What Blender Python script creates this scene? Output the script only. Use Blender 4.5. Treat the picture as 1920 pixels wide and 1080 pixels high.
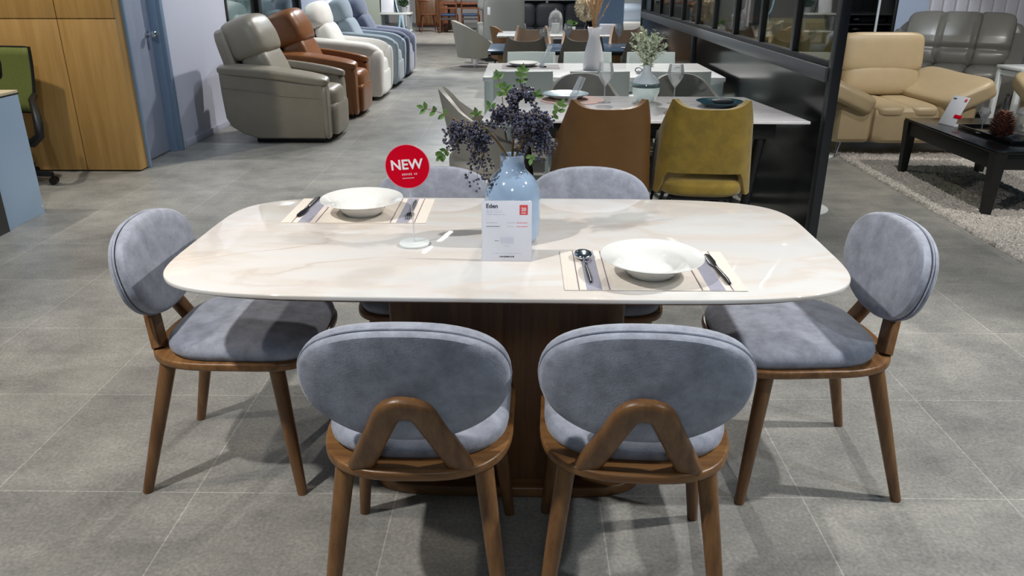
import bpy, bmesh, math, random
from mathutils import Vector, Matrix, Euler
PI = math.pi
rad = math.radians
for o in list(bpy.data.objects): bpy.data.objects.remove(o)
S = bpy.context.scene
C = S.collection

def lin(c):
    return tuple(((v/255)/12.92 if v/255 <= .04045 else ((v/255+.055)/1.055)**2.4) for v in c)

# ---------------------------------------------------------------- camera
cam = bpy.data.cameras.new('camera'); cam_o = bpy.data.objects.new('camera', cam); C.objects.link(cam_o)
cam.sensor_width = 36; cam.lens = 36*1457/1920; cam.clip_end = 200
cam_o.location = (0, 0, 1.43); cam_o.rotation_euler = (rad(90-21.9), 0, rad(.8))
S.camera = cam_o
# ---------------------------------------------------------------- world and exposure
W = bpy.data.worlds.new('world'); S.world = W; W.use_nodes = True
W.node_tree.nodes['Background'].inputs[0].default_value = (.48, .76, 1, 1)
W.node_tree.nodes['Background'].inputs[1].default_value = .075
S.view_settings.view_transform = 'Standard'; S.view_settings.look = 'None'
S.view_settings.exposure = .1; S.view_settings.gamma = 1; S.view_settings.use_curve_mapping = False

# ---------------------------------------------------------------- showroom spots and added brightening lights
def spot(loc, tgt, power, angle, col=(1, .93, .84), size=.05, blend=.35):
    l = bpy.data.lights.new('spot', 'SPOT'); l.energy = power; l.spot_size = rad(angle); l.spot_blend = blend
    l.color = col; l.shadow_soft_size = size
    o = bpy.data.objects.new('spot', l); C.objects.link(o); o.location = loc
    o.rotation_euler = (Vector(tgt)-Vector(loc)).to_track_quat('-Z', 'Y').to_euler()
    return o
WARM = (1, .9, .78); NEUT = (1, .965, .915); COOL = (.86, .93, 1)
spot((-1.6, .9, 3.0), (-.35, 2.0, .5), 225, 84, NEUT)
spot((2.6, 1.9, 3.0), (.4, 2.0, .5), 275, 88, NEUT)
spot((.5, 4.4, 3.2), (.1, 2.2, .7), 75, 70, NEUT)
spot((-2.6, 1.6, 3.0), (-2.2, 2.4, 0), 95, 80, WARM)
spot((2.6, .6, 3.0), (2.0, 1.6, 0), 95, 80, COOL)
spot((-1.4, 6.8, 3.2), (-2.9, 6.5, .6), 75, 80, COOL)
spot((-1.0, 9.7, 3.2), (-2.3, 8.6, .5), 290, 84, NEUT)
spot((-1.1, 12.9, 3.2), (-2.2, 11.2, .5), 320, 86, COOL)
spot((.7, 6.7, 3.2), (.6, 5.2, .7), 300, 96, NEUT)
spot((.6, 9.9, 3.2), (.5, 8.9, .7), 290, 100, NEUT)
spot((-.3, 15.0, 3.4), (-.6, 14.5, .4), 380, 110, NEUT)
spot((-1.5, 20.0, 3.4), (-1.5, 21.6, .4), 750, 120, NEUT)
spot((2.5, 5.0, 3.2), (3.3, 6.6, .4), 105, 90, NEUT)
spot((4.3, 6.6, 3.2), (4.6, 8.6, .4), 180, 100, NEUT)
spot((4.0, 3.6, 3.2), (3.3, 5.0, .0), 220, 90, NEUT)
spot((0, -1.4, 3.0), (0, 1.9, .7), 45, 70, COOL, .3)  # soft fill added behind the camera to brighten surfaces facing it
spot((-3.25, 9.6, 2.9), (-3.95, 9.6, 1.0), 190, 130, COOL)  # light added inside the window to brighten the curtain
spot((2.6, 10.4, 3.3), (3.7, 11.6, .4), 480, 70, NEUT)  # light added beyond the partition so the view through its panes is brighter
spot((-2.4, 3.4, 3.0), (-3.2, 4.7, .4), 70, 90, COOL)  # light added to brighten the desk end panel
spot((-1.6, 12.4, 3.3), (-2.7, 14.8, .6), 260, 80, NEUT)  # light added to lift the dark grey green panel
spot((-.2, 11.6, 3.3), (-.5, 14.2, .5), 230, 80, NEUT)  # light added to brighten the tall grey recliner
spot((3.7, 7.9, 3.0), (4.25, 10.2, 1.0), 110, 50, COOL)  # front light added to bring out the roll tips in the rack
spot((-4.0, 4.6, 3.0), (-3.9, 5.9, 1.4), 150, 100, (1, .92, .78))

# ---------------------------------------------------------------- materials
MATS = {}
def mat(name, col, rough=.5, metal=0, var=.0, vscale=8, bump=0, bscale=60, sheen=0, coat=0, stretch=None, spec=.5, col2=None, emit=0):
    if name in MATS: return MATS[name]
    m = bpy.data.materials.new(name); m.use_nodes = True
    n = m.node_tree.nodes; L = m.node_tree.links; b = n['Principled BSDF']
    c = lin(col)
    b.inputs['Base Color'].default_value = (*c, 1); b.inputs['Roughness'].default_value = rough
    b.inputs['Metallic'].default_value = metal; b.inputs['Specular IOR Level'].default_value = spec
    if sheen: b.inputs['Sheen Weight'].default_value = sheen; b.inputs['Sheen Roughness'].default_value = .5
    if coat: b.inputs['Coat Weight'].default_value = coat; b.inputs['Coat Roughness'].default_value = .05
    if emit:
        b.inputs['Emission Color'].default_value = (*c, 1); b.inputs['Emission Strength'].default_value = emit
    if var or bump:
        tc = n.new('ShaderNodeTexCoord'); mp = n.new('ShaderNodeMapping'); L.new(tc.outputs['Object'], mp.inputs[0])
        if stretch: mp.inputs['Scale'].default_value = stretch
    if var:
        t = n.new('ShaderNodeTexNoise'); t.inputs['Scale'].default_value = vscale; t.inputs['Detail'].default_value = 6
        t.inputs['Roughness'].default_value = .65
        r = n.new('ShaderNodeValToRGB')
        c2 = lin(col2) if col2 else tuple(v*(1-var) for v in c)
        c3 = c if col2 else tuple(min(1, v*(1+var)) for v in c)
        r.color_ramp.elements[0].position = .33; r.color_ramp.elements[1].position = .67
        r.color_ramp.elements[0].color = (*c2, 1); r.color_ramp.elements[1].color = (*c3, 1)
        L.new(mp.outputs[0], t.inputs[0]); L.new(t.outputs[0], r.inputs[0]); L.new(r.outputs[0], b.inputs['Base Color'])
    if bump:
        t = n.new('ShaderNodeTexNoise'); t.inputs['Scale'].default_value = bscale; t.inputs['Detail'].default_value = 4
        bp = n.new('ShaderNodeBump'); bp.inputs['Strength'].default_value = bump; bp.inputs['Distance'].default_value = .01
        L.new(mp.outputs[0], t.inputs[0]); L.new(t.outputs[0], bp.inputs['Height']); L.new(bp.outputs[0], b.inputs['Normal'])
    MATS[name] = m; return m

def wood(name, c1, c2, rough=.4, axis='z', scale=1., coat=0):
    st = {'z': (34, 34, 2.2), 'x': (2.2, 34, 34), 'y': (34, 2.2, 34)}[axis]
    return mat(name, c1, rough, var=.3, vscale=scale, stretch=st, col2=c2, bump=.05, bscale=3, coat=coat)

def glass(name, tint=(1, 1, 1), rough=.0, base=.06, fk=.45, glint=.05):
    m = bpy.data.materials.new(name); m.use_nodes = True
    n = m.node_tree.nodes; L = m.node_tree.links; n.remove(n['Principled BSDF'])
    tr = n.new('ShaderNodeBsdfTransparent'); tr.inputs[0].default_value = (*tint, 1)
    df = n.new('ShaderNodeBsdfDiffuse'); df.inputs[0].default_value = (.9, .92, .95, 1); m0 = n.new('ShaderNodeMixShader'); m0.inputs[0].default_value = glint  # white diffuse share stands in for bright ceiling reflections on the glass
    L.new(tr.outputs[0], m0.inputs[1]); L.new(df.outputs[0], m0.inputs[2])
    gl = n.new('ShaderNodeBsdfGlossy'); gl.inputs['Roughness'].default_value = rough
    fr = n.new('ShaderNodeFresnel'); fr.inputs[0].default_value = 1.5
    ad = n.new('ShaderNodeMath'); ad.operation = 'MULTIPLY_ADD'; ad.inputs[1].default_value = fk; ad.inputs[2].default_value = base; ad.use_clamp = True
    mx = n.new('ShaderNodeMixShader')
    L.new(fr.outputs[0], ad.inputs[0]); L.new(ad.outputs[0], mx.inputs[0]); L.new(m0.outputs[0], mx.inputs[1]); L.new(gl.outputs[0], mx.inputs[2])
    L.new(mx.outputs[0], n['Material Output'].inputs[0]); MATS[name] = m; return m

walnut = wood('walnut', (136, 98, 60), (96, 64, 36), .38)
walnut_x = wood('walnut_rail', (142, 102, 60), (100, 66, 36), .36, 'x')
walnut_dark = wood('walnut_column', (126, 88, 56), (84, 56, 34), .42)
oak = wood('oak_veneer', (186, 147, 88), (166, 127, 70), .45, 'z', .6)
brownwood = wood('brown_wood', (120, 70, 42), (84, 46, 28), .4)
suede = mat('blue_grey_suede', (150, 155, 169), .85, var=.26, vscale=20, bump=.12, bscale=220, sheen=.25)
stone_edge = mat('stone_edge', (226, 230, 228), .12)
black_gloss = mat('black_gloss', (10, 11, 13), .16)
black_matte = mat('black_matte', (14, 15, 17), .5)
black_metal = mat('black_metal', (24, 26, 29), .35, .3)
frame_dark = mat('dark_frame', (18, 21, 27), .42)
sill_grey = mat('sill_grey', (80, 84, 89), .35)
chrome = mat('chrome', (215, 218, 222), .12, 1)
porcelain = mat('porcelain', (238, 238, 235), .08, coat=.5)
white_paint = mat('white_paint', (226, 230, 230), .35)
mint_white = mat('mint_white', (208, 219, 218), .35)
white_top = mat('white_top', (236, 238, 240), .15)
leather_taupe = mat('taupe_leather', (146, 138, 124), .38, var=.05, bump=.08, bscale=160)
leather_tan = mat('tan_leather', (134, 86, 50), .34, var=.1, vscale=5, bump=.08, bscale=160)
fabric_white = mat('white_fabric', (226, 224, 220), .85, var=.03, bump=.15, bscale=260, sheen=.3)
fabric_ice = mat('ice_blue_fabric', (188, 199, 208), .85, var=.04, bump=.15, bscale=260, sheen=.3)
fabric_slate = mat('slate_fabric', (106, 112, 132), .85, var=.05, bump=.15, bscale=260, sheen=.3)
leather_beige = mat('beige_leather', (174, 155, 122), .4, var=.04, bump=.06, bscale=160)
leather_grey = mat('grey_leather', (110, 108, 102), .3, var=.05, bump=.06, bscale=160)
leather_brown = mat('brown_leather', (102, 72, 38), .45, var=.08, bump=.06, bscale=160)
velvet_mustard = mat('mustard_velvet', (124, 102, 22), .8, var=.22, vscale=14, sheen=.3, bump=.1, bscale=200)
fabric_grey = mat('grey_fabric', (130, 130, 126), .7, var=.05, bump=.1, bscale=220)
fabric_mouse = mat('mouse_grey_fabric', (124, 115, 106), .75, var=.06, bump=.1, bscale=220)
fabric_sand = mat('sand_fabric', (192, 170, 150), .75, var=.06, bump=.1, bscale=220)
fabric_olive = mat('olive_fabric', (150, 140, 96), .7, var=.06)
navy = mat('navy_fabric', (44, 62, 92), .8, var=.06)
charcoal = mat('charcoal_fabric', (34, 38, 46), .6, var=.06)
wall_white = mat('lavender_wall', (206, 209, 226), .7, var=.02, vscale=2)
wall_blue = mat('blue_wall', (150, 170, 200), .7)
door_blue = mat('blue_grey_door', (160, 168, 190), .45, var=.02, vscale=2)
trim_blue = mat('blue_trim', (126, 148, 174), .45)
panel_blue = mat('blue_panel', (132, 160, 194), .5)
dusk_blue = mat('dusk_blue', (110, 142, 180), .5)
greygreen = mat('grey_green', (150, 158, 146), .6)
curtain_m = mat('white_drape', (222, 220, 226), .85)
red_card = mat('red_card', (212, 0, 36), .7, spec=.08)
white_card = mat('white_card', (226, 229, 240), .4)
ink = mat('dark_ink', (60, 66, 82), .6)
ink_light = mat('pale_ink', (176, 182, 200), .6)
ink_red = mat('red_ink', (226, 84, 90), .6)
white_ink = mat('white_ink', (248, 240, 244), .5)
mat_beige = mat('placemat_weave', (224, 216, 205), .8, var=.06, vscale=180, bump=.1, bscale=500)
mat_lilac = mat('placemat_stripe', (154, 154, 170), .8, var=.06, vscale=180)
mat_cream = mat('placemat_cream', (226, 216, 206), .8)
mat_plum = mat('placemat_line', (120, 98, 120), .8)
handle_black = mat('cutlery_black', (22, 22, 28), .3)
vase_blue = mat('blue_ceramic', (156, 181, 210), .1, coat=.6, var=.10, vscale=9)
berry_m = mat('berry_skin', (66, 70, 90), .3, var=.4, vscale=60)
leaf_m = mat('leaf_green', (96, 134, 68), .5, var=.3, vscale=40)
twig_m = mat('twig', (132, 102, 60), .7, var=.2, vscale=40)
sage_m = mat('sage_leaf', (214, 224, 200), .6, var=.15, vscale=60)
straw_m = mat('straw', (206, 168, 128), .8, var=.2, vscale=60)
terracotta = mat('rose_brown', (150, 118, 110), .7)
rug_m = mat('shag', (222, 216, 208), .95, var=.4, vscale=95, col2=(112, 106, 100))
green_mesh = mat('green_mesh', (104, 112, 52), .7, var=.1, vscale=90)
cone_m = mat('pinecone', (98, 56, 42), .7, var=.4, vscale=40)
clear_glass = glass('clear_glass', (.97, .98, .98), 0, .06, .5, .13)
pane_glass = glass('pane_glass', (.84, .83, .74), 0, .08, .7, 0)
window_glass = glass('window_glass', (.9, .95, .94), 0, .06, .6, .02)
vase_glass = glass('aqua_glass', (.62, .78, .80), 0, .2)
acrylic = glass('acrylic', (.95, .97, .98), .02, .08, .4, .22)
lamp_m = mat('lamp_glow', (255, 250, 240), .5, emit=14)
cyan_lamp = mat('lamp_cyan', (215, 250, 255), .5, emit=12)

def marble_mat():
    m = bpy.data.materials.new('onyx_stone'); m.use_nodes = True
    n = m.node_tree.nodes; L = m.node_tree.links; b = n['Principled BSDF']
    b.inputs['Roughness'].default_value = .035; b.inputs['Specular IOR Level'].default_value = .55
    tc = n.new('ShaderNodeTexCoord'); mp = n.new('ShaderNodeMapping'); mp.inputs['Rotation'].default_value = (0, 0, rad(24))
    mp.inputs['Scale'].default_value = (1.15, 3.1, 1); L.new(tc.outputs['Object'], mp.inputs[0])
    a = n.new('ShaderNodeTexNoise'); a.inputs['Scale'].default_value = 1.5; a.inputs['Detail'].default_value = 9; a.inputs['Roughness'].default_value = .58; a.inputs['Distortion'].default_value = .9
    L.new(mp.outputs[0], a.inputs[0])
    r = n.new('ShaderNodeValToRGB'); e = r.color_ramp.elements
    e[0].position = .3; e[0].color = (*lin((222, 222, 222)), 1); e[1].position = .72; e[1].color = (*lin((230, 229, 227)), 1)
    for p, c in ((.42, (224, 220, 216)), (.485, (220, 213, 206)), (.52, (224, 216, 208)), (.58, (226, 224, 221))):
        q = e.new(p); q.color = (*lin(c), 1)
    L.new(a.outputs[0], r.inputs[0])
    v = n.new('ShaderNodeTexNoise'); v.inputs['Scale'].default_value = 1.15; v.inputs['Detail'].default_value = 7; v.inputs['Distortion'].default_value = 1.6
    mp2 = n.new('ShaderNodeMapping'); mp2.inputs['Location'].default_value = (3.1, 1.2, 0); mp2.inputs['Rotation'].default_value = (0, 0, rad(35)); mp2.inputs['Scale'].default_value = (1, 2.6, 1)
    L.new(tc.outputs['Object'], mp2.inputs[0]); L.new(mp2.outputs[0], v.inputs[0])
    d = n.new('ShaderNodeMath'); d.operation = 'SUBTRACT'; d.inputs[1].default_value = .5; L.new(v.outputs[0], d.inputs[0])
    ab = n.new('ShaderNodeMath'); ab.operation = 'ABSOLUTE'; L.new(d.outputs[0], ab.inputs[0])
    vr = n.new('ShaderNodeValToRGB'); vr.color_ramp.elements[0].position = 0; vr.color_ramp.elements[0].color = (.36, .36, .36, 1)
    vr.color_ramp.elements[1].position = .035; vr.color_ramp.elements[1].color = (0, 0, 0, 1); L.new(ab.outputs[0], vr.inputs[0])
    big = n.new('ShaderNodeTexNoise'); big.inputs['Scale'].default_value = 1.7; L.new(tc.outputs['Object'], big.inputs[0])
    br = n.new('ShaderNodeMapRange'); br.inputs[1].default_value = .42; br.inputs[2].default_value = .66; L.new(big.outputs[0], br.inputs[0])
    mu = n.new('ShaderNodeMath'); mu.operation = 'MULTIPLY'; L.new(vr.outputs[0], mu.inputs[0]); L.new(br.outputs[0], mu.inputs[1])
    mx = n.new('ShaderNodeMix'); mx.data_type = 'RGBA'; L.new(mu.outputs[0], mx.inputs[0]); L.new(r.outputs[0], mx.inputs[6]); mx.inputs[7].default_value = (*lin((178, 150, 126)), 1)
    L.new(mx.outputs[2], b.inputs['Base Color'])
    bn = n.new('ShaderNodeTexNoise'); bn.inputs['Scale'].default_value = 16; bn.inputs['Detail'].default_value = 0; L.new(tc.outputs['Object'], bn.inputs[0])
    bp = n.new('ShaderNodeBump'); bp.inputs['Strength'].default_value = .02; bp.inputs['Distance'].default_value = .012; L.new(bn.outputs[0], bp.inputs['Height']); L.new(bp.outputs[0], b.inputs['Normal'])
    return m
marble = marble_mat()

def floor_mat():
    m = bpy.data.materials.new('floor_tiles'); m.use_nodes = True
    n = m.node_tree.nodes; L = m.node_tree.links; b = n['Principled BSDF']
    tc = n.new('ShaderNodeTexCoord'); mp = n.new('ShaderNodeMapping'); mp.inputs['Location'].default_value = (.97, -1.91+.575*8, 0); L.new(tc.outputs['Object'], mp.inputs[0])
    k = n.new('ShaderNodeTexBrick'); k.offset = 0; k.inputs['Scale'].default_value = 1; k.inputs['Brick Width'].default_value = .6; k.inputs['Row Height'].default_value = .575
    k.inputs['Mortar Size'].default_value = .0022; k.inputs['Mortar Smooth'].default_value = .3
    k.inputs['Color1'].default_value = (.92, .92, .92, 1); k.inputs['Color2'].default_value = (1.05, 1.05, 1.05, 1); k.inputs['Mortar'].default_value = (1.5, 1.5, 1.47, 1)
    L.new(mp.outputs[0], k.inputs[0])
    a = n.new('ShaderNodeTexNoise'); a.inputs['Scale'].default_value = 3.2; a.inputs['Detail'].default_value = 10; a.inputs['Roughness'].default_value = .72
    st = n.new('ShaderNodeMapping'); st.inputs['Scale'].default_value = (1, 1.25, 1); L.new(tc.outputs['Object'], st.inputs[0]); L.new(st.outputs[0], a.inputs[0])
    r = n.new('ShaderNodeValToRGB'); r.color_ramp.elements[0].position = .3; r.color_ramp.elements[1].position = .72
    r.color_ramp.elements[0].color = (*lin((122, 122, 120)), 1); r.color_ramp.elements[1].color = (*lin((170, 168, 161)), 1); L.new(a.outputs[0], r.inputs[0])
    f = n.new('ShaderNodeTexNoise'); f.inputs['Scale'].default_value = 95; f.inputs['Detail'].default_value = 3; L.new(tc.outputs['Object'], f.inputs[0])
    fr = n.new('ShaderNodeValToRGB'); fr.color_ramp.elements[0].position = .3; fr.color_ramp.elements[0].color = (.78, .78, .78, 1); fr.color_ramp.elements[1].position = .74; fr.color_ramp.elements[1].color = (1.2, 1.2, 1.2, 1)
    L.new(f.outputs[0], fr.inputs[0])
    m1 = n.new('ShaderNodeMix'); m1.data_type = 'RGBA'; m1.blend_type = 'MULTIPLY'; m1.inputs[0].default_value = 1; L.new(r.outputs[0], m1.inputs[6]); L.new(fr.outputs[0], m1.inputs[7])
    m2 = n.new('ShaderNodeMix'); m2.data_type = 'RGBA'; m2.blend_type = 'MULTIPLY'; m2.inputs[0].default_value = 1; L.new(m1.outputs[2], m2.inputs[6]); L.new(k.outputs[0], m2.inputs[7])
    L.new(m2.outputs[2], b.inputs['Base Color'])
    b.inputs['Roughness'].default_value = .38; b.inputs['Specular IOR Level'].default_value = .4
    bp = n.new('ShaderNodeBump'); bp.inputs['Strength'].default_value = .12; bp.inputs['Distance'].default_value = .004; L.new(f.outputs[0], bp.inputs['Height']); L.new(bp.outputs[0], b.inputs['Normal'])
    return m

# ---------------------------------------------------------------- mesh kit
class M:
    def __init__(s): s.bm = bmesh.new()
    def add(s, vs, fs, mtx=None):
        v = [s.bm.verts.new(mtx @ Vector(p) if mtx else p) for p in vs]
        out = []
        for f in fs:
            try: out.append(s.bm.faces.new([v[i] for i in f]))
            except ValueError: pass
        return v
    def box(s, c, d, r=0, rot=(0, 0, 0), seg=2):
        b = bmesh.new(); bmesh.ops.create_cube(b, size=1)
        bmesh.ops.scale(b, vec=d, verts=b.verts)
        if r: bmesh.ops.bevel(b, geom=list(b.edges), offset=min(r, min(d)*.49), segments=seg, profile=.5, affect='EDGES')
        mt = Matrix.Translation(c) @ Euler(rot).to_matrix().to_4x4()
        s._merge(b, mt); return s
    def _merge(s, b, mt=None):
        b.verts.index_update()
        s.add([v.co.copy() for v in b.verts], [[v.index for v in f.verts] for f in b.faces], mt); b.free()
    def sq(s, c, d, n=5, seg=10, rot=(0, 0, 0), fn=None):
        """rounded puffy box of full size d"""
        b = bmesh.new(); bmesh.ops.create_cube(b, size=2)
        bmesh.ops.subdivide_edges(b, edges=list(b.edges), cuts=seg-1, use_grid_fill=True)
        for v in b.verts:
            p = v.co; k = (abs(p.x)**n+abs(p.y)**n+abs(p.z)**n)**(1/n); q = p/k
            q = Vector((q.x*d[0]/2, q.y*d[1]/2, q.z*d[2]/2)); v.co = Vector(fn(q)) if fn else q
        s._merge(b, Matrix.Translation(c) @ Euler(rot).to_matrix().to_4x4()); return s
    def rings(s, rs, cap0=True, cap1=True, closed=True):
        """rs: list of rings, each a list of points (same length); a ring of one point closes to a tip"""
        V = [[s.bm.verts.new(p) for p in r] for r in rs]
        for a, b in zip(V, V[1:]):
            if len(a) == 1 and len(b) == 1: continue
            n = max(len(a), len(b))
            for i in range(n if closed else n-1):
                j = (i+1) % n
                q = [a[i], a[j], b[j], b[i]] if len(a) == len(b) else ([a[0], b[j], b[i]] if len(a) == 1 else [a[i], a[j], b[0]])
                try: s.bm.faces.new(q)
                except ValueError: pass
        if closed:
            if cap0 and len(V[0]) > 2: s.bm.faces.new(list(reversed(V[0])))
            if cap1 and len(V[-1]) > 2: s.bm.faces.new(V[-1])
        return s
    def lathe(s, c, prof, seg=28, cap=True):
        rs = []
        for r, z in prof:
            if r <= 1e-6: rs.append([(c[0], c[1], c[2]+z)])
            else: rs.append([(c[0]+r*math.cos(2*PI*i/seg), c[1]+r*math.sin(2*PI*i/seg), c[2]+z) for i in range(seg)])
        return s.rings(rs, cap, cap)
    def tube(s, pts, r, seg=8, flat=None):
        pts = [Vector(p) for p in pts]; n = len(pts)
        rr = r if isinstance(r, (list, tuple)) else [r]*n
        rs = []; up = None
        for i, p in enumerate(pts):
            t = (pts[min(i+1, n-1)]-pts[max(i-1, 0)]).normalized()
            if up is None: up = t.orthogonal().normalized()
            up = (up - t*up.dot(t)).normalized(); sd = t.cross(up)
            rs.append([p+(up*math.cos(2*PI*k/seg)+sd*math.sin(2*PI*k/seg))*rr[i] for k in range(seg)])
        return s.rings(rs)
    def cone(s, p0, p1, r0, r1, seg=14): return s.tube([p0, p1], [r0, r1], seg)
    def bar(s, pts, w, t, nrm, bev=.3, wf=None):
        """sweep of a rounded rectangle; nrm is the fixed thickness direction"""
        pts = [Vector(p) for p in pts]; n = len(pts); nrm = Vector(nrm).normalized(); rs = []
        for i, p in enumerate(pts):
            tg = (pts[min(i+1, n-1)]-pts[max(i-1, 0)]).normalized(); sd = tg.cross(nrm).normalized()
            ww = w*(wf(i/(n-1)) if wf else 1)
            ring = []
            for k in range(20):
                a = 2*PI*k/20; ca, sa = math.cos(a), math.sin(a); e = .55
                ring.append(p+sd*(math.copysign(abs(ca)**e, ca)*ww/2)+nrm*(math.copysign(abs(sa)**e, sa)*t/2))
            rs.append(ring)
        return s.rings(rs)
    def prism(s, out, z0, z1, r=0, steps=3):
        """outline in xy extruded in z with rounded rims of radius r (outline inset by scaling about its middle)"""
        n = len(out); cx = sum(p[0] for p in out)/n; cy = sum(p[1] for p in out)/n
        ex = max(abs(p[0]-cx) for p in out); ey = max(abs(p[1]-cy) for p in out)
        def ins(d): return [((p[0]-cx)*(1-d/ex)+cx, (p[1]-cy)*(1-d/ey)+cy) for p in out]
        rs = []
        if r:
            for k in range(steps): a = PI/2*k/steps; rs.append([(x, y, z0+r*(1-math.sin(a))) for x, y in ins(r*(1-math.cos(a)))][::1])
            rs = []
            for k in range(steps+1):
                a = PI/2*k/steps; rs.append([(x, y, z0+r-r*math.cos(a)) for x, y in ins(r-r*math.sin(a))])
            for k in range(steps+1):
                a = PI/2*k/steps; rs.append([(x, y, z1-r+r*math.sin(a)) for x, y in ins(r-r*math.cos(a))])
        else: rs = [[(x, y, z) for x, y in out] for z in (z0, z1)]
        return s.rings(rs)
    def side(s, out, x0, x1, r=0):
        """outline given in (y, z), extruded along x, edges rounded"""
        b = bmesh.new(); vs = [b.verts.new((x0, y, z)) for y, z in out]; f = b.faces.new(vs)
        e = bmesh.ops.extrude_face_region(b, geom=[f]); bmesh.ops.translate(b, vec=(x1-x0, 0, 0), verts=[g for g in e['geom'] if isinstance(g, bmesh.types.BMVert)])
        bmesh.ops.recalc_face_normals(b, faces=list(b.faces))
        if r:
            ed = [x for x in b.edges if len(x.link_faces) == 2 and x.link_faces[0].normal.angle(x.link_faces[1].normal, 0) > 1.0]
            bmesh.ops.bevel(b, geom=ed, offset=r, segments=3, profile=.5, affect='EDGES')
        s._merge(b); return s
    def xf(s, mt): bmesh.ops.transform(s.bm, matrix=mt, verts=s.bm.verts); return s
    def obj(s, name, m, parent=None, ang=38, **kw):
        bmesh.ops.recalc_face_normals(s.bm, faces=list(s.bm.faces))
        me = bpy.data.meshes.new(name); s.bm.to_mesh(me); s.bm.free()
        me.materials.append(m); me.shade_smooth(); me.set_sharp_from_angle(angle=rad(ang))
        o = bpy.data.objects.new(name, me); C.objects.link(o)
        if parent: o.parent = parent
        for k, v in kw.items(): o[k] = v
        return o

def tag(o, label, cat, group=None):
    o['label'] = label; o['category'] = cat
    if group: o['group'] = group
    return o
def thing(name, label, cat, loc=(0, 0, 0), rz=0, group=None):
    o = bpy.data.objects.new(name, None); C.objects.link(o); o.location = loc; o.rotation_euler = (0, 0, rz)
    o.empty_display_size = .1
    return tag(o, label, cat, group)
KIDS = {}
def kids(o): return [c for c in C.objects if c.parent == o]
def copy_tree(o, loc, rz=0, label=None, group=None, parent=None):
    c = o.copy(); C.objects.link(c)
    if parent: c.parent = parent
    else:
        c.location = loc; c.rotation_euler = (0, 0, rz)
        if label: c['label'] = label
        if group: c['group'] = group
    for k in kids(o): copy_tree(k, None, parent=c)
    return c
def remat(root, frm, to):
    for k in kids(root):
        if k.type == 'MESH' and k.data.materials[0] == frm:
            k.data = k.data.copy(); k.data.materials[0] = to
        remat(k, frm, to)
def struct(name, m, material):
    o = m.obj(name, material); o['kind'] = 'structure'; return o
def text(name, body, size, m, parent, loc, rot=(PI/2, 0, 0), ext=.0004, bold=0, align='LEFT', shear=0):
    cu = bpy.data.curves.new(name, 'FONT'); cu.body = body; cu.size = size; cu.extrude = ext; cu.align_x = align; cu.offset = bold; cu.shear = shear
    t = bpy.data.objects.new('tmp', cu); C.objects.link(t)
    dg = bpy.context.evaluated_depsgraph_get(); me = bpy.data.meshes.new_from_object(t.evaluated_get(dg)); bpy.data.objects.remove(t)
    me.materials.clear(); me.materials.append(m)
    o = bpy.data.objects.new(name, me); C.objects.link(o); o.parent = parent; o.location = loc; o.rotation_euler = rot
    return o

def superell(a, b, n, k=64, n2=None):
    out = []
    for i in range(k):
        t = 2*PI*i/k; c, s_ = math.cos(t), math.sin(t); e = 2/(n if (n2 is None or s_ >= 0) else n2)
        out.append((a*math.copysign(abs(c)**e, c), b*math.copysign(abs(s_)**e, s_)))
    return out

# ================================================================= SETTING
f = M(); f.add([(-9, -2, 0), (9, -2, 0), (9, 30, 0), (-9, 30, 0)], [(0, 1, 2, 3)])
struct('floor', f, floor_mat())
# oak clad wall at the left, with a shadow gap grid
m = M()
for x0, x1 in ((-6.5, -4.72), (-4.714, -3.423), (-3.417, -3.0)):
    for z0, z1 in ((.012, 1.134), (1.140, 2.6)): m.box(((x0+x1)/2, 5.985, (z0+z1)/2), (x1-x0, .03, z1-z0), .002)
m.box((-3.006, 6.06, 1.3), (.012, .12, 2.576))
struct('wall_oak', m, oak)
struct('wall_oak_core', M().box((-4.76, 6.06, 1.3), (3.49, .115, 2.6)), mat('gap_dark', (58, 38, 20), .7))
# door between oak wall and white wall
door = bpy.data.objects.new('door_1', None); C.objects.link(door); door['kind'] = 'structure'
M().box((-3.115, 6.42, 1.03), (.045, .63, 2.04), .002).obj('door_leaf', door_blue, door)
kn = M(); kn.tube([(-3.095, 6.655, .985), (-3.085, 6.655, .985)], [.03, .03], 20); kn.tube([(-3.085, 6.655, .985), (-3.05, 6.655, .985)], [.011, .011], 14)
kn.sq((-3.03, 6.655, .985), (.045, .056, .056), 2.2, 6); kn.obj('door_knob', chrome, door, label='round chrome door knob')
m = M()
m.box((-3.075, 6.755, 1.05), (.09, .045, 2.1), .003); m.box((-3.045, 6.80, 1.05), (.09, .06, 2.1), .004); m.box((-3.03, 6.115, 1.05), (.1, .03, 2.1), .003)
struct('trim_1', m, trim_blue)
# long white wall with a display window
m = M(); m.box((-3.09, 7.57, 2.2), (.14, 1.5, 4.4)); m.box((-3.09, 9.75, .37), (.14, 2.88, .74)); m.box((-3.09, 9.75, 3.5), (.14, 2.88, 1.8)); m.box((-3.09, 12.5, 2.2), (.14, 2.7, 4.4))
struct('wall_left', m, wall_white)
struct('baseboard_left', M().box((-3.013, 9.8, .03), (.012, 5.8, .06), .003), mat('baseboard', (186, 190, 206), .5))
w = bpy.data.objects.new('window_1', None); C.objects.link(w); w['kind'] = 'structure'
m = M()
for y in (8.34, 9.42, 11.12): m.box((-3.06, y, 1.67), (.09, .07 if y < 9 else .12, 1.86), .004)
m.box((-3.06, 9.75, .77), (.09, 2.8, .06), .004)
m.obj('window_frame', black_metal, w)
m = M(); m.box((-3.07, 8.88, 1.67), (.008, 1.0, 1.8)); m.box((-3.07, 10.27, 1.67), (.008, 1.56, 1.8)); m.obj('window_pane', window_glass, w)
m = M()
pts = [(-3.9+.03*math.sin(i*1.3), 7.6+.06*i) for i in range(130)]
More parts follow.
